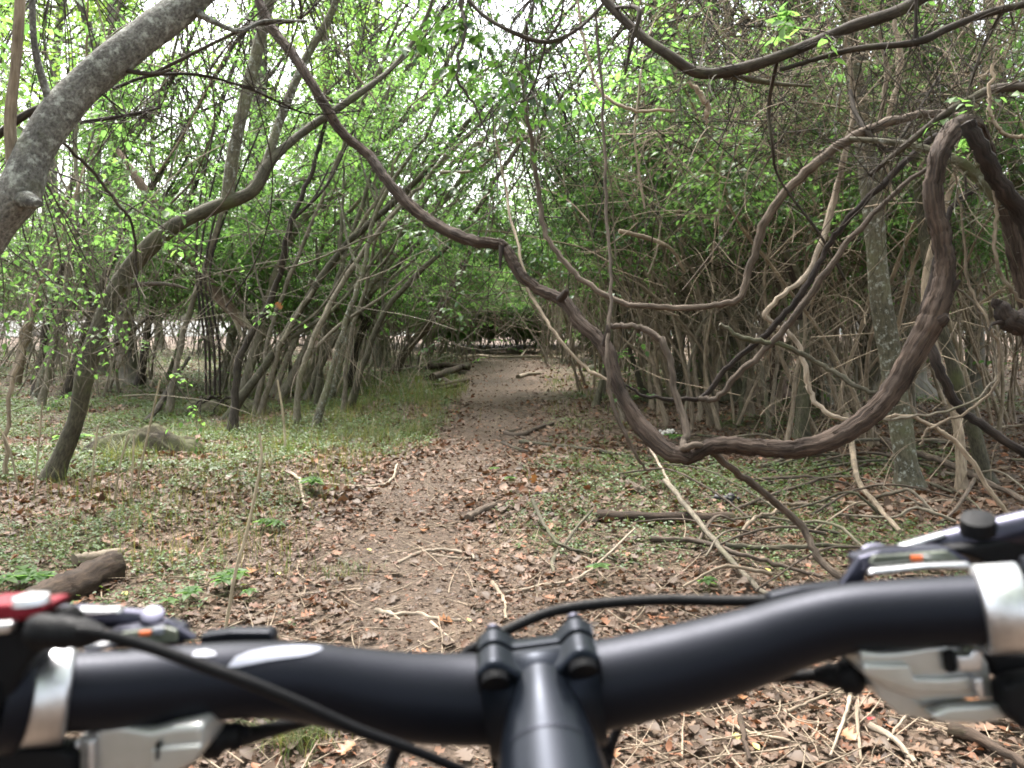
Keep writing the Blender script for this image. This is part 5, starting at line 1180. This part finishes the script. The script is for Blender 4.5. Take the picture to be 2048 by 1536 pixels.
for k, (px, py, lab, s, n) in enumerate([(1198, 1165, 'bright star-leaved seedling right of the pale straight twig', .07, 5), (450, 1185, 'leafy seedling clump at the foot of the tall dry stalk', .07, 20), (380, 1215, 'small seedling clump left of the tall dry stalk', .06, 15),
    (500, 1205, 'tiny bright seedling right of the tall dry stalk base', .05, 8), (340, 1225, 'low seedling in the litter behind the left brake lever', .05, 8), (30, 1190, 'bright low plants beside the rotting log at lower left', .08, 30),
    (1345, 890, 'little green plant beside the white fungus', .09, 10), (1420, 1180, 'small green plant in litter above the right cable', .05, 10), (990, 950, 'tiny seedling on the right path edge', .05, 6), (1020, 970, 'tiny seedling next to the orange dead leaf', .05, 6),
    (150, 900, 'seedlings at the foot of the curved mossy trunk', .12, 25), (540, 1065, 'seedling clump at the left path verge', .06, 25), (620, 985, 'green plants above the small pale stick', .08, 25), (1700, 640, 'bright green bush seen through the right thicket', .3, 50)]):
    if py < 700: py = 735
    seedling(px, py, lab, 60 + k, s, n)

# white fungus, dark fungus, leaf, red scrap
def blob(g, c, r_, seed, sq=.8):
    n, m_ = 10, 7; rr = np.random.default_rng(seed); V = []
    for i in range(m_ + 1):
        for j in range(n):
            a, b = math.pi * i / m_, 2 * math.pi * j / n
            k = 1 + rr.normal(0, .12); V.append([c[0] + r_ * k * math.sin(a) * math.cos(b), c[1] + r_ * k * math.sin(a) * math.sin(b), c[2] + r_ * sq * k * math.cos(a)])
    q = [[i * n + j, i * n + (j + 1) % n, (i + 1) * n + (j + 1) % n, (i + 1) * n + j] for i in range(m_) for j in range(n)]
    g.add(np.array(V), q=np.array(q))
M['white'] = plain('fungus_white', (.72, .68, .62), .8, noise=.25, bump=.5, nscale=90)
M['black_fungus'] = plain('fungus_dark', (.03, .028, .03), .6, noise=.5, bump=1, nscale=90)
r = np.random.default_rng(2)
p, t = G(1338, 872); g = Geo()
for k in range(13): blob(g, p + np.array([r.normal(0, .05), r.normal(0, .03), .02 + r.random() * .05]), r.uniform(.01, .026), k)
tag(g.obj('fungus', M['white'], origin=p), 'cluster of white fungus on the ground behind the lowest vine bend', 'fungus').location = p
p, t = G(1458, 1008); g = Geo()
for k in range(9): blob(g, p + np.array([r.normal(0, .03), r.normal(0, .03), .015 + r.random() * .05]), r.uniform(.014, .03), k + 20)
tag(g.obj('fungus', M['black_fungus'], origin=p), 'lumpy blackish fungus on the ground above the small log', 'fungus').location = p
g = Geo(); p, t = G(1066, 972); leaves(g, np.array([[0, 0, .02]]), np.array([[.2, 0, 1.]]), np.array([[0, -1., .3]]), .08, T_OAK, a=.6, b=.2)
tag(g.obj('dead_leaf', M['orange'], smooth=False), 'upright curled orange dead leaf right of the path', 'leaf').location = p
g = Geo(); p, t = G(1736, 1451); leaves(g, np.array([[-.03, 0, .02]]), np.array([[1., .1, 0]]), np.array([[0, -.2, 1.]]), .055, T_BEECH, a=.3, b=.1, width=.45)
M['scarlet'] = plain('scarlet', (.5, .03, .03), .5)
tag(g.obj('scrap', M['scarlet'], smooth=False), 'small red scrap in the leaf litter under the right shifter', 'scrap').location = p
for k, (px, py, d, lab) in enumerate([(552, 605, 9.0, 'orange dead leaf caught on a stem left of the trail'), (540, 862, None, 'orange dead leaf lying by the clump foot on the left'), (1665, 810, None, 'bright orange leaf right of the vine far down')]):
    p = P(px, py, d) if d else G(px, py)[0] + np.array([0, 0, .04]); g = Geo(); leaves(g, np.zeros((1, 3)), np.array([[.5, .1, -.6]]), np.array([[0, -1., .3]]), .10, T_OAK, a=.6, b=.2)
    tag(g.obj('dead_leaf', M['orange'], smooth=False), lab, 'leaf').location = p

# ------------------------------------------------------------------ bicycle
BK = plain('satin_black_metal', (.0040, .0043, .0065), .46, stint=(.75, .8, 1), metal=.0, noise=.15, spec=.2, bump=.06, nscale=900)
GL_ = plain('gloss_black_metal', (.003, .0040, .006), .33, stint=(.65, .75, 1), noise=.15, spec=.16, bump=.0, nscale=300)
RB = plain('black_rubber', (.004, .004, .005), .6, noise=.2, spec=.14, bump=.2, nscale=500)
AL = plain('brushed_aluminium', (.55, .55, .57), .36, metal=1, noise=.08, bump=.1, nscale=700)
SL = plain('silver_painted_plastic', (.42, .42, .41), .3, metal=.6, noise=.05, nscale=200)
GM = plain('gunmetal', (.045, .045, .065), .34, metal=.8, noise=.1, nscale=300)
RD = plain('red_anodised', (.16, .005, .015), .45, metal=.6, noise=.1, nscale=200)
WH = plain('highlight_marker_white', (.22, .23, .28), .35, noise=.04, nscale=200)  # colours the highlight painted on the bar and the white gear marker
WN = plain('display_window', (.12, .13, .10), .08, noise=.6, nscale=70, coat=.8)
OR = plain('orange_marker', (.8, .16, .04), .4)
bike = empty('bicycle', (0, .30, 0)); BO = np.array([0, .30, 0.])
tag(bike, 'black mountain bike handlebar with stem, silver shifters and cables in front of the rider', 'bicycle')
BAR = [(-420, 1405, .205, 12), (-260, 1400, .215, 11.1), (-100, 1394, .226, 11.1), (50, 1387, .238, 11.2), (200, 1381, .246, 11.4), (380, 1366, .258, 11.7), (500, 1359, .267, 11.9), (600, 1362, .276, 12.6), (700, 1378, .284, 13.8), (800, 1392, .291, 14.9), (900, 1397, .297, 15.6), (1000, 1396, .300, 15.9), (1085, 1388, .301, 15.9),
       (1210, 1368, .300, 15.7), (1348, 1338, .297, 15.1), (1430, 1316, .294, 14.4), (1520, 1288, .290, 13.2), (1600, 1260, .286, 12.1), (1700, 1236, .281, 11.4), (1820, 1226, .275, 11.2), (1960, 1219, .268, 11.1), (2120, 1210, .26, 11.1), (2300, 1200, .25, 11.1), (2420, 1196, .243, 11.1)]
bc = catmull([[*P(a, b, c), d / 1000] for a, b, c, d in BAR], 8)
g = Geo(); tube(g, bc[:, :3], bc[:, 3], 40); g.obj('handlebar', BK, bike, BO)
def bar_at(px):
    pr = np.array([1024 + F * np.dot(p - CAM, RGT) / np.dot(p - CAM, FWD) for p in bc[:, :3]])
    i = int(np.argmin(abs(pr - px))); i = min(max(i, 1), len(bc) - 2)
    t = (px - pr[i - 1]) / (pr[i + 1] - pr[i - 1]); return bc[i - 1, :3] * (1 - t) + bc[i + 1, :3] * t, nrm(bc[i + 1, :3] - bc[i - 1, :3]), bc[i, 3]
def btube(name, pts, rad, mat, n=14, parent=None, seg=6, caps=True):
    c = catmull(np.array(pts, float), seg); rr = np.interp(np.linspace(0, 1, len(c)), np.linspace(0, 1, len(rad)), rad) if hasattr(rad, '__len__') else rad
    g = Geo(); tube(g, c, rr, n, caps=caps); return g.obj(name, mat, parent or bike, BO if parent is None else BO)
def sleeve(name, px0, px1, r_out, mat, chamfer=.0008, n=40):
    a, _, _ = bar_at(px0); b, _, _ = bar_at(px1); d = nrm(b - a)
    mid = [bar_at(px0 + (px1 - px0) * t)[0] for t in (0, .5, 1)]
    c = np.array([mid[0], mid[0] + d * .0002, mid[0] + d * chamfer, mid[1], mid[2] - d * chamfer, mid[2] - d * .0002, mid[2]])
    g = Geo(); tube(g, c, [r_out * .82, r_out - chamfer, r_out, r_out, r_out, r_out - chamfer, r_out * .82], n); return g.obj(name, mat, bike, BO)
def ext(name, poly, d, thick, mat, bev=.0012, dd=None, segs=3, parent=None):
    bm = bmesh.new(); n = len(poly)
    ds = dd if dd else [d] * n
    fr = [P(a, b, ds[k]) for k, (a, b) in enumerate(poly)]
    v0 = [bm.verts.new(p - BO) for p in fr]; v1 = [bm.verts.new(p + FWD * thick - BO) for p in fr]
    bm.faces.new(v0[::-1]); bm.faces.new(v1)
    for k in range(n): bm.faces.new([v0[k], v0[(k + 1) % n], v1[(k + 1) % n], v1[k]])
    bmesh.ops.recalc_face_normals(bm, faces=bm.faces)
    bmesh.ops.bevel(bm, geom=list(bm.edges), offset=bev, segments=segs, affect='EDGES', clamp_overlap=True, profile=.6)
    me = bpy.data.meshes.new(name); bm.to_mesh(me); bm.free(); me.materials.append(mat)
    for p in me.polygons: p.use_smooth = True
    return link(bpy.data.objects.new(name, me), parent or bike)
# clamps
for (a, b, rr) in ((52, 142, .0145), (1958, 2052, .0143)):
    sleeve('clamp_band', a, b, rr, AL)
sleeve('brake_clamp', -12, 46, .0162, BK); sleeve('brake_clamp', 2060, 2110, .0160, BK)
sleeve('grip', -380, -20, .0158, RB); sleeve('grip', 2118, 2400, .0158, RB)
# stem
cc, axb, _ = bar_at(1085)
axb = nrm(axb)
back = nrm(np.array([.045, -1.0, -.20])); back = nrm(back - axb * np.dot(back, axb))
upd = np.cross(axb, back); upd = -upd if upd[2] < 0 else upd
def arcshell(name, a0, a1, r_in, r_out, wd, mat, n=22):
    """part of a ring round the bar; angle 0 = towards the rider, 90 = up"""
    bm = bmesh.new(); rows = []
    for k in range(n + 1):
        a = R_(a0 + (a1 - a0) * k / n); dv = back * math.cos(a) + upd * math.sin(a)
        rows.append([bm.verts.new(cc + axb * s * wd / 2 + dv * rr - BO) for (s, rr) in ((-1, r_in), (1, r_in), (1, r_out), (-1, r_out))])
    for k in range(n):
        for j in range(4): bm.faces.new([rows[k][j], rows[k][(j + 1) % 4], rows[k + 1][(j + 1) % 4], rows[k + 1][j]])
    bm.faces.new(rows[0][::-1]); bm.faces.new(rows[-1])
    bmesh.ops.recalc_face_normals(bm, faces=bm.faces)
    ed = [e for e in bm.edges if e.calc_face_angle(0) > .8]
    bmesh.ops.bevel(bm, geom=ed, offset=.0009, segments=2, affect='EDGES', clamp_overlap=True)
    me = bpy.data.meshes.new(name); bm.to_mesh(me); bm.free(); me.materials.append(mat)
    for p in me.polygons: p.use_smooth = True
    return link(bpy.data.objects.new(name, me), bike)
arcshell('stem_clamp', -86, 86, .0160, .0205, .0410, GL_)
fp = arcshell('faceplate', 95, 265, .0160, .0200, .0410, GL_)
def boss_top(name, t0, t1, cut, sgn, mat):
    """the sculpted clamp top: two bolt humps with a saddle between, t = towards the rider"""
    xs_ = np.linspace(-.0213, .0213, 45); ts = np.concatenate([[t0, t0], np.linspace(t0, t1, 15), [t1, t1]]); V = []
    def hh(x, t):
        base = math.sqrt(max(.0203 ** 2 - t * t, 0)) if abs(t) < .0203 else 0
        e = max(0, abs(t) - cut) / .004
        best = base
        for c_ in (-.0152, .0152):
            u_ = abs(x - c_) / .0078; k = .0192 + .0050 * (math.cos(min(u_, 1) * math.pi) * .5 + .5) ** .55 - .0045 * max(0, u_ - 1) - .004 * e * e
            best = max(best, k) if abs(x) < .0220 else base
        return best
    for i_, t in enumerate(ts):
        for x in xs_:
            z = hh(x, t)
            if i_ in (0, len(ts) - 1): z = .010
            elif i_ in (1, len(ts) - 2): z -= .0009
            if abs(abs(x) - .0213) < 1e-6: z = min(z, .021)
            V.append(cc + axb * x + back * (t if i_ not in (1, len(ts) - 2) else t) + upd * z * sgn)
    # side skirts
    n_ = len(xs_); q_ = [[i * n_ + j, i * n_ + j + 1, (i + 1) * n_ + j + 1, (i + 1) * n_ + j] for i in range(len(ts) - 1) for j in range(n_ - 1)]
    base_i = len(V)
    for i_, t in enumerate(ts):
        for j in (0, n_ - 1): V.append(cc + axb * xs_[j] + back * t + upd * .012 * sgn)
    for i in range(len(ts) - 1):
        q_.append([i * n_, (i + 1) * n_, base_i + (i + 1) * 2, base_i + i * 2]); q_.append([i * n_ + n_ - 1, (i + 1) * n_ + n_ - 1, base_i + (i + 1) * 2 + 1, base_i + i * 2 + 1])
    g = Geo(); g.add(np.array(V), q=np.array(q_)); return g.obj(name, mat, bike, BO)
for sv in (1, -1):
    boss_top('faceplate_flange', -.0125, -.0010, .008, sv, GL_)
    boss_top('clamp_flange', .0012, .0130, .0105, sv, GL_)
    for sx in (-1, 1):
        b0 = cc + axb * sx * .0152 + upd * sv * .0195
        btube('bolt', [b0 - back * .0130, b0 - back * .0145], .0032, GM, 12, seg=1)
        btube('bolt', [b0 - back * .002, b0 + back * .002], .0026, RB, 12, seg=1)
        btube('bolt_pocket', [b0 + back * .0125 - upd * sv * .0012, b0 + back * .0150 - upd * sv * .0022], [.0050, .0046], RB, 20, seg=1)
# stem body: wide at the clamp, waist, then round tube to the steerer
pts = [cc + back * .010 , cc + back * .018, cc + back * .030, cc + back * .048, cc + back * .072, cc + back * .090]
g = Geo(); n = 36; Vv = []
prof = [(.0135, .0200), (.0140, .0196), (.0160, .0186), (.0182, .0180), (.0185, .0182), (.0190, .0188)]
c6 = catmull([[*p, a, b] for p, (a, b) in zip(pts, prof)], 5)
for row in c6:
    for k in range(n):
        a = 2 * math.pi * k / n; s_, c_ = math.sin(a), math.cos(a); e = 1.0
        Vv.append(row[:3] + axb * row[3] * math.copysign(abs(c_) ** e, c_) + upd * row[4] * math.copysign(abs(s_) ** e, s_))
Mm = len(c6); q = [[i * n + j, i * n + (j + 1) % n, (i + 1) * n + (j + 1) % n, (i + 1) * n + j] for i in range(Mm - 1) for j in range(n)]
g.add(np.array(Vv), q=np.array(q)); g.obj('stem', GL_, bike, BO)
# thin arc across the stem: a reflected highlight built as a solid line
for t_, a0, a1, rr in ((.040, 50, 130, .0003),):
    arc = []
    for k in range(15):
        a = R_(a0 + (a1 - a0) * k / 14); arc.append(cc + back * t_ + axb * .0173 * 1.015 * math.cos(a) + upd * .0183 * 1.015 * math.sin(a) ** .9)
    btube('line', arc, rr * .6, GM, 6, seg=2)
steer = cc + back * .102; sd_ = nrm(np.array([0, -.32, 1.0])); dn = -sd_
btube('steerer_clamp', [steer + sd_ * .020, steer + sd_ * .019, steer - sd_ * .019, steer - sd_ * .020], [.016, .0185, .0185, .016], GL_, 32, seg=1)
btube('top_cap', [steer + sd_ * .0205, steer + sd_ * .025], [.0175, .015], GL_, 32, seg=2)
btube('head_tube', [steer - sd_ * .03, steer - sd_ * .15], .023, GL_, 28, seg=2)
ft = steer - sd_ * .16
axle = np.array([ft[0], ft[1] + .35, .34])
for s in (-1, 1):
    btube('fork_leg', [ft + np.array([s * .02, 0, 0]), ft + np.array([s * .055, .02, -.03]), ft * .5 + axle * .5 + np.array([s * .06, 0, 0]), axle + np.array([s * .055, 0, 0])], .016, GL_, 16)
th = np.linspace(0, 2 * math.pi, 49)
btube('tyre', [axle + np.array([0, math.cos(a) * .305, math.sin(a) * .305]) for a in th], .026, RB, 12, seg=2)
btube('rim', [axle + np.array([0, math.cos(a) * .275, math.sin(a) * .275]) for a in th], .012, BK, 10, seg=2)
btube('hub', [axle - np.array([.05, 0, 0]), axle + np.array([.05, 0, 0])], .02, BK, 16, seg=2)
for k in range(28):
    a = k * 2 * math.pi / 28; btube('spoke', [axle + np.array([.03 * (-1) ** k, 0, 0]), axle + np.array([0, math.cos(a) * .272, math.sin(a) * .272])], .001, AL, 4, seg=1)
tt_end = np.array([0, -.45, .80]); btube('top_tube', [steer - sd_ * .06, tt_end], .02, GL_, 20, seg=2)
btube('down_tube', [steer - sd_ * .12, np.array([0, -.35, .32])], .024, GL_, 20, seg=2)
btube('seat_tube', [np.array([0, -.35, .32]), np.array([0, -.50, .9])], .018, GL_, 16, seg=2)
rear = np.array([0, -.80, .34])
btube('tyre', [rear + np.array([0, math.cos(a) * .305, math.sin(a) * .305]) for a in th], .026, RB, 12, seg=2)
for s in (-1, 1):
    btube('chainstay', [np.array([s * .03, -.35, .32]), rear + np.array([s * .06, 0, 0])], .011, GL_, 10, seg=2)
    btube('seatstay', [np.array([s * .02, -.47, .78]), rear + np.array([s * .06, 0, 0])], .009, GL_, 10, seg=2)
# pale patches wrapped on the bar; the long one is a painted highlight
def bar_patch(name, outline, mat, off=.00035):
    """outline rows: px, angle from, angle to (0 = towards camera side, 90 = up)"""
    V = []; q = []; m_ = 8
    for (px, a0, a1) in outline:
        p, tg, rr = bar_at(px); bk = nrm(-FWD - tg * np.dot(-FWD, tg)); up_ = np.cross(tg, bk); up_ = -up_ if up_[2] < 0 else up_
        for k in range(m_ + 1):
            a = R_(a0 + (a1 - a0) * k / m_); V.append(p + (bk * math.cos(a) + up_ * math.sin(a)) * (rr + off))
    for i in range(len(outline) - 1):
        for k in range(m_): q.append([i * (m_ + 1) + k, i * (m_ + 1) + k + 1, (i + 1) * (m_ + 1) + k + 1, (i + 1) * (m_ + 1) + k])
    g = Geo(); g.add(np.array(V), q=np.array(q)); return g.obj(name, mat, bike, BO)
bar_patch('pale_patch', [(440, 40, 42), (455, 40, 56), (480, 44, 66), (510, 50, 74), (540, 55, 80), (570, 60, 84), (592, 66, 86), (608, 74, 87), (616, 80, 86)], WH)
bar_patch('pale_patch', [(372, 62, 64), (380, 60, 72), (400, 58, 74), (418, 60, 66)], WH)
# cables
def cable(pts, r_, mat=RB, seg=8, name='cable'): return btube(name, [P(a, b, c) for a, b, c in pts], r_, mat, 14, seg=seg)
cable([(150, 1262, .212), (200, 1268, .214), (300, 1295, .219), (400, 1330, .222), (500, 1366, .225), (600, 1408, .231), (720, 1462, .242), (850, 1510, .258), (960, 1560, .27), (1040, 1620, .29)], .00165)
cable([(1640, 1190, .31), (1560, 1200, .325), (1450, 1202, .335), (1330, 1200, .342), (1200, 1208, .345), (1100, 1225, .345), (1020, 1258, .34), (960, 1290, .335), (920, 1320, .335), (860, 1400, .33), (800, 1480, .33), (760, 1600, .33)], .0023)
cable([(470, 1478, .262), (530, 1462, .275), (600, 1445, .29), (660, 1430, .305), (760, 1420, .33), (900, 1440, .36), (1000, 1500, .37), (1080, 1640, .37)], [.0032, .0022, .0020, .0020, .002])
cable([(1690, 1345, .29), (1640, 1350, .295), (1560, 1355, .30), (1480, 1360, .31), (1380, 1380, .325), (1290, 1410, .34), (1240, 1450, .345), (1215, 1530, .345), (1205, 1640, .34)], [.0030, .0021, .0020, .0020, .0020, .002])
cable([(830, 1470, .33), (800, 1495, .33), (780, 1530, .33), (760, 1600, .32)], .0022)
# barrel adjusters (ribbed)
def barrel(p0, p1, prof, name='barrel_adjuster', mat=RB):
    p0, p1 = P(*p0), P(*p1); n = len(prof); c = [p0 + (p1 - p0) * k / (n - 1) for k in range(n)]
    g = Geo(); tube(g, np.array(c), np.array(prof), 20, ridge=.03, ridges=9); return g.obj(name, mat, bike, BO)
barrel((398, 1478, .262), (500, 1468, .266), [.0040, .0060, .0066, .0062, .0066, .0045, .0040, .0044, .0036, .0032, .0026])
barrel((1728, 1352, .285), (1630, 1350, .292), [.0040, .0062, .0066, .0060, .0064, .0046, .0042, .0044, .0036, .0030, .0026])
barrel((60, 1262, .214), (205, 1268, .215), [.0038, .0046, .0046, .0041, .0043, .0043, .0038, .0040, .0036, .0028, .0020], mat=RB)
# left shifter pod
ext('shifter_body', [(150, 1600), (150, 1478), (205, 1455), (238, 1450), (300, 1462), (345, 1452), (404, 1447), (408, 1500), (388, 1528), (330, 1556), (280, 1600)], .243, .020, SL, .0022, segs=4)
ext('shifter_trim', [(300, 1600), (300, 1500), (322, 1496), (400, 1490), (402, 1502), (385, 1526), (330, 1552)], .2415, .004, SL, .0008)
ext('shifter_rib', [(146, 1600), (146, 1486), (158, 1482), (160, 1600)], .2410, .006, AL, .001)
ext('shifter_rib', [(170, 1600), (170, 1482), (188, 1478), (188, 1600)], .2405, .006, AL, .001)
ext('shifter_seam', [(311, 1486), (317, 1486), (316, 1520), (310, 1522)], .2408, .002, RB, .0002)
# right shifter pod
ext('shifter_body', [(1722, 1302), (1760, 1306), (1800, 1304), (1850, 1296), (1895, 1290), (1960, 1296), (1978, 1330), (1995, 1398), (1960, 1398), (1880, 1402), (1840, 1402), (1780, 1382), (1738, 1358), (1724, 1345)], .272, .018, SL, .0022, segs=4)
ext('shifter_body', [(1738, 1352), (1790, 1376), (1850, 1396), (1930, 1398), (1935, 1412), (1900, 1432), (1850, 1440), (1800, 1432), (1762, 1400)], .276, .018, SL, .002, segs=4)
ext('shifter_trim', [(1820, 1330), (1830, 1358), (1890, 1358), (1948, 1352), (1958, 1380), (1900, 1388), (1830, 1386), (1770, 1366), (1730, 1350), (1728, 1330)], .2695, .004, SL, .001)
ext('shifter_window', [(1892, 1306), (1912, 1302), (1916, 1344), (1898, 1348)], .2690, .003, RB, .0006)
ext('shifter_button', [(1916, 1312), (1940, 1312), (1946, 1300), (1966, 1300), (1966, 1342), (1920, 1344)], .2665, .005, AL, .0009)
ext('shifter_button', [(1950, 1358), (1966, 1356), (1972, 1392), (1962, 1400), (1952, 1386)], .2665, .005, AL, .0009)
ext('shift_lever', [(1862, 1432), (1900, 1415), (2015, 1408), (2016, 1440), (1960, 1448), (1880, 1446)], .268, .006, SL, .0012)
ext('shift_paddle', [(2010, 1375), (2040, 1360), (2120, 1350), (2120, 1470), (2050, 1465), (2018, 1430)], .262, .010, RB, .003, segs=4)
ext('shift_paddle', [(-40, 1510), (40, 1500), (120, 1502), (140, 1512), (140, 1600), (-40, 1600)], .236, .010, RB, .003, segs=4)
ext('brake_mount', [(1975, 1310), (2110, 1312), (2110, 1345), (2040, 1352), (1992, 1360)], .272, .012, RB, .002)
# gear displays above the bar
ext('display_housing', [(1722, 1150), (1712, 1118), (1762, 1102), (1900, 1096), (1940, 1118), (1950, 1140), (1860, 1141), (1742, 1152)], .295, .010, GM, .0015)
ext('display_window', [(1740, 1128), (1748, 1112), (1895, 1102), (1925, 1122), (1860, 1125), (1760, 1138)], .2935, .003, WN, .0005)
ext('display_frame', [(1738, 1150), (1746, 1140), (1850, 1130), (1940, 1126), (1952, 1140), (1860, 1139), (1760, 1152)], .288, .004, AL, .0012)
ext('gear_marker', [(1824, 1112), (1846, 1112), (1846, 1122), (1824, 1122)], .2925, .001, OR, .0002)
ext('display_bracket', [(1722, 1112), (1732, 1130), (1732, 1170), (1682, 1172), (1700, 1145)], .292, .004, GM, .001)
ext('display_housing', [(175, 1300), (172, 1282), (215, 1262), (330, 1248), (362, 1258), (368, 1290), (300, 1296), (230, 1300)], .262, .008, GM, .0015)
ext('display_window', [(215, 1284), (240, 1266), (330, 1254), (352, 1262), (354, 1284), (290, 1290)], .2605, .003, WN, .0005)
ext('display_frame', [(160, 1312), (168, 1296), (186, 1290), (250, 1282), (255, 1288), (200, 1300), (178, 1312)], .250, .004, AL, .0012)
ext('gear_marker', [(278, 1264), (300, 1262), (300, 1270), (278, 1272)], .2598, .001, OR, .0002)
ext('gear_marker', [(304, 1258), (326, 1256), (326, 1268), (306, 1269)], .2598, .001, WH, .0002)
ext('display_bracket', [(325, 1238), (345, 1250), (392, 1278), (380, 1284), (352, 1284), (330, 1262)], .262, .004, GM, .001)
# brake levers
c_l = [P(70, 1232, .256), P(110, 1234, .262), P(170, 1232, .268), P(240, 1236, .272), P(310, 1241, .276)]
btube('brake_lever', c_l, [.0036, .0040, .0036, .0034], GM, 16)
ext('lever_top', [(118, 1220), (230, 1219), (238, 1228), (120, 1232)], .262, .005, AL, .0009)
btube('pivot_bolt', [P(305, 1228, .266), P(306, 1246, .268)], [.0036, .0040], GM, 20, seg=2)
btube('pivot_bolt', [P(62, 1192, .222), P(63, 1206, .222)], [.0044, .0048], AL, 28, seg=1)
ext('lever_cap', [(-60, 1212), (20, 1208), (40, 1216), (86, 1212), (84, 1232), (40, 1244), (-60, 1238)], .219, .014, RD, .003, segs=4)
ext('brake_body', [(-60, 1236), (30, 1246), (100, 1232), (120, 1250), (118, 1290), (70, 1310), (40, 1350), (10, 1420), (-60, 1440)], .222, .014, RB, .003, segs=4)
ext('brake_body', [(-60, 1250), (24, 1244), (18, 1268), (-60, 1275)], .216, .004, AL, .001)
c_r = [P(1760, 1122, .315), P(1850, 1098, .312), P(1950, 1075, .305), P(2060, 1052, .298)]
btube('brake_lever', c_r, [.0036, .0050, .0056, .0062], GM, 18)
ext('lever_top', [(1800, 1092), (1890, 1066), (1898, 1074), (1812, 1102)], .305, .004, AL, .0009)
btube('pivot_bolt', [P(1752, 1104, .305), P(1752, 1128, .308)], [.0050, .0056], GM, 20, seg=2)
btube('pivot_bolt', [P(1956, 1036, .300), P(1956, 1062, .302)], [.0058, .0062], RB, 20, seg=2)
ext('brake_body', [(1900, 1098), (2000, 1082), (2110, 1070), (2110, 1150), (1990, 1150), (1965, 1122), (1935, 1112)], .296, .016, RB, .003, segs=4)
# dark cable housings showing behind the bar
ext('cable_guide', [(398, 1272), (460, 1264), (538, 1264), (545, 1275), (546, 1300), (400, 1300)], .292, .008, BK, .002)
ext('cable_guide', [(1540, 1192), (1600, 1178), (1700, 1166), (1700, 1200), (1540, 1220)], .308, .008, BK, .002)
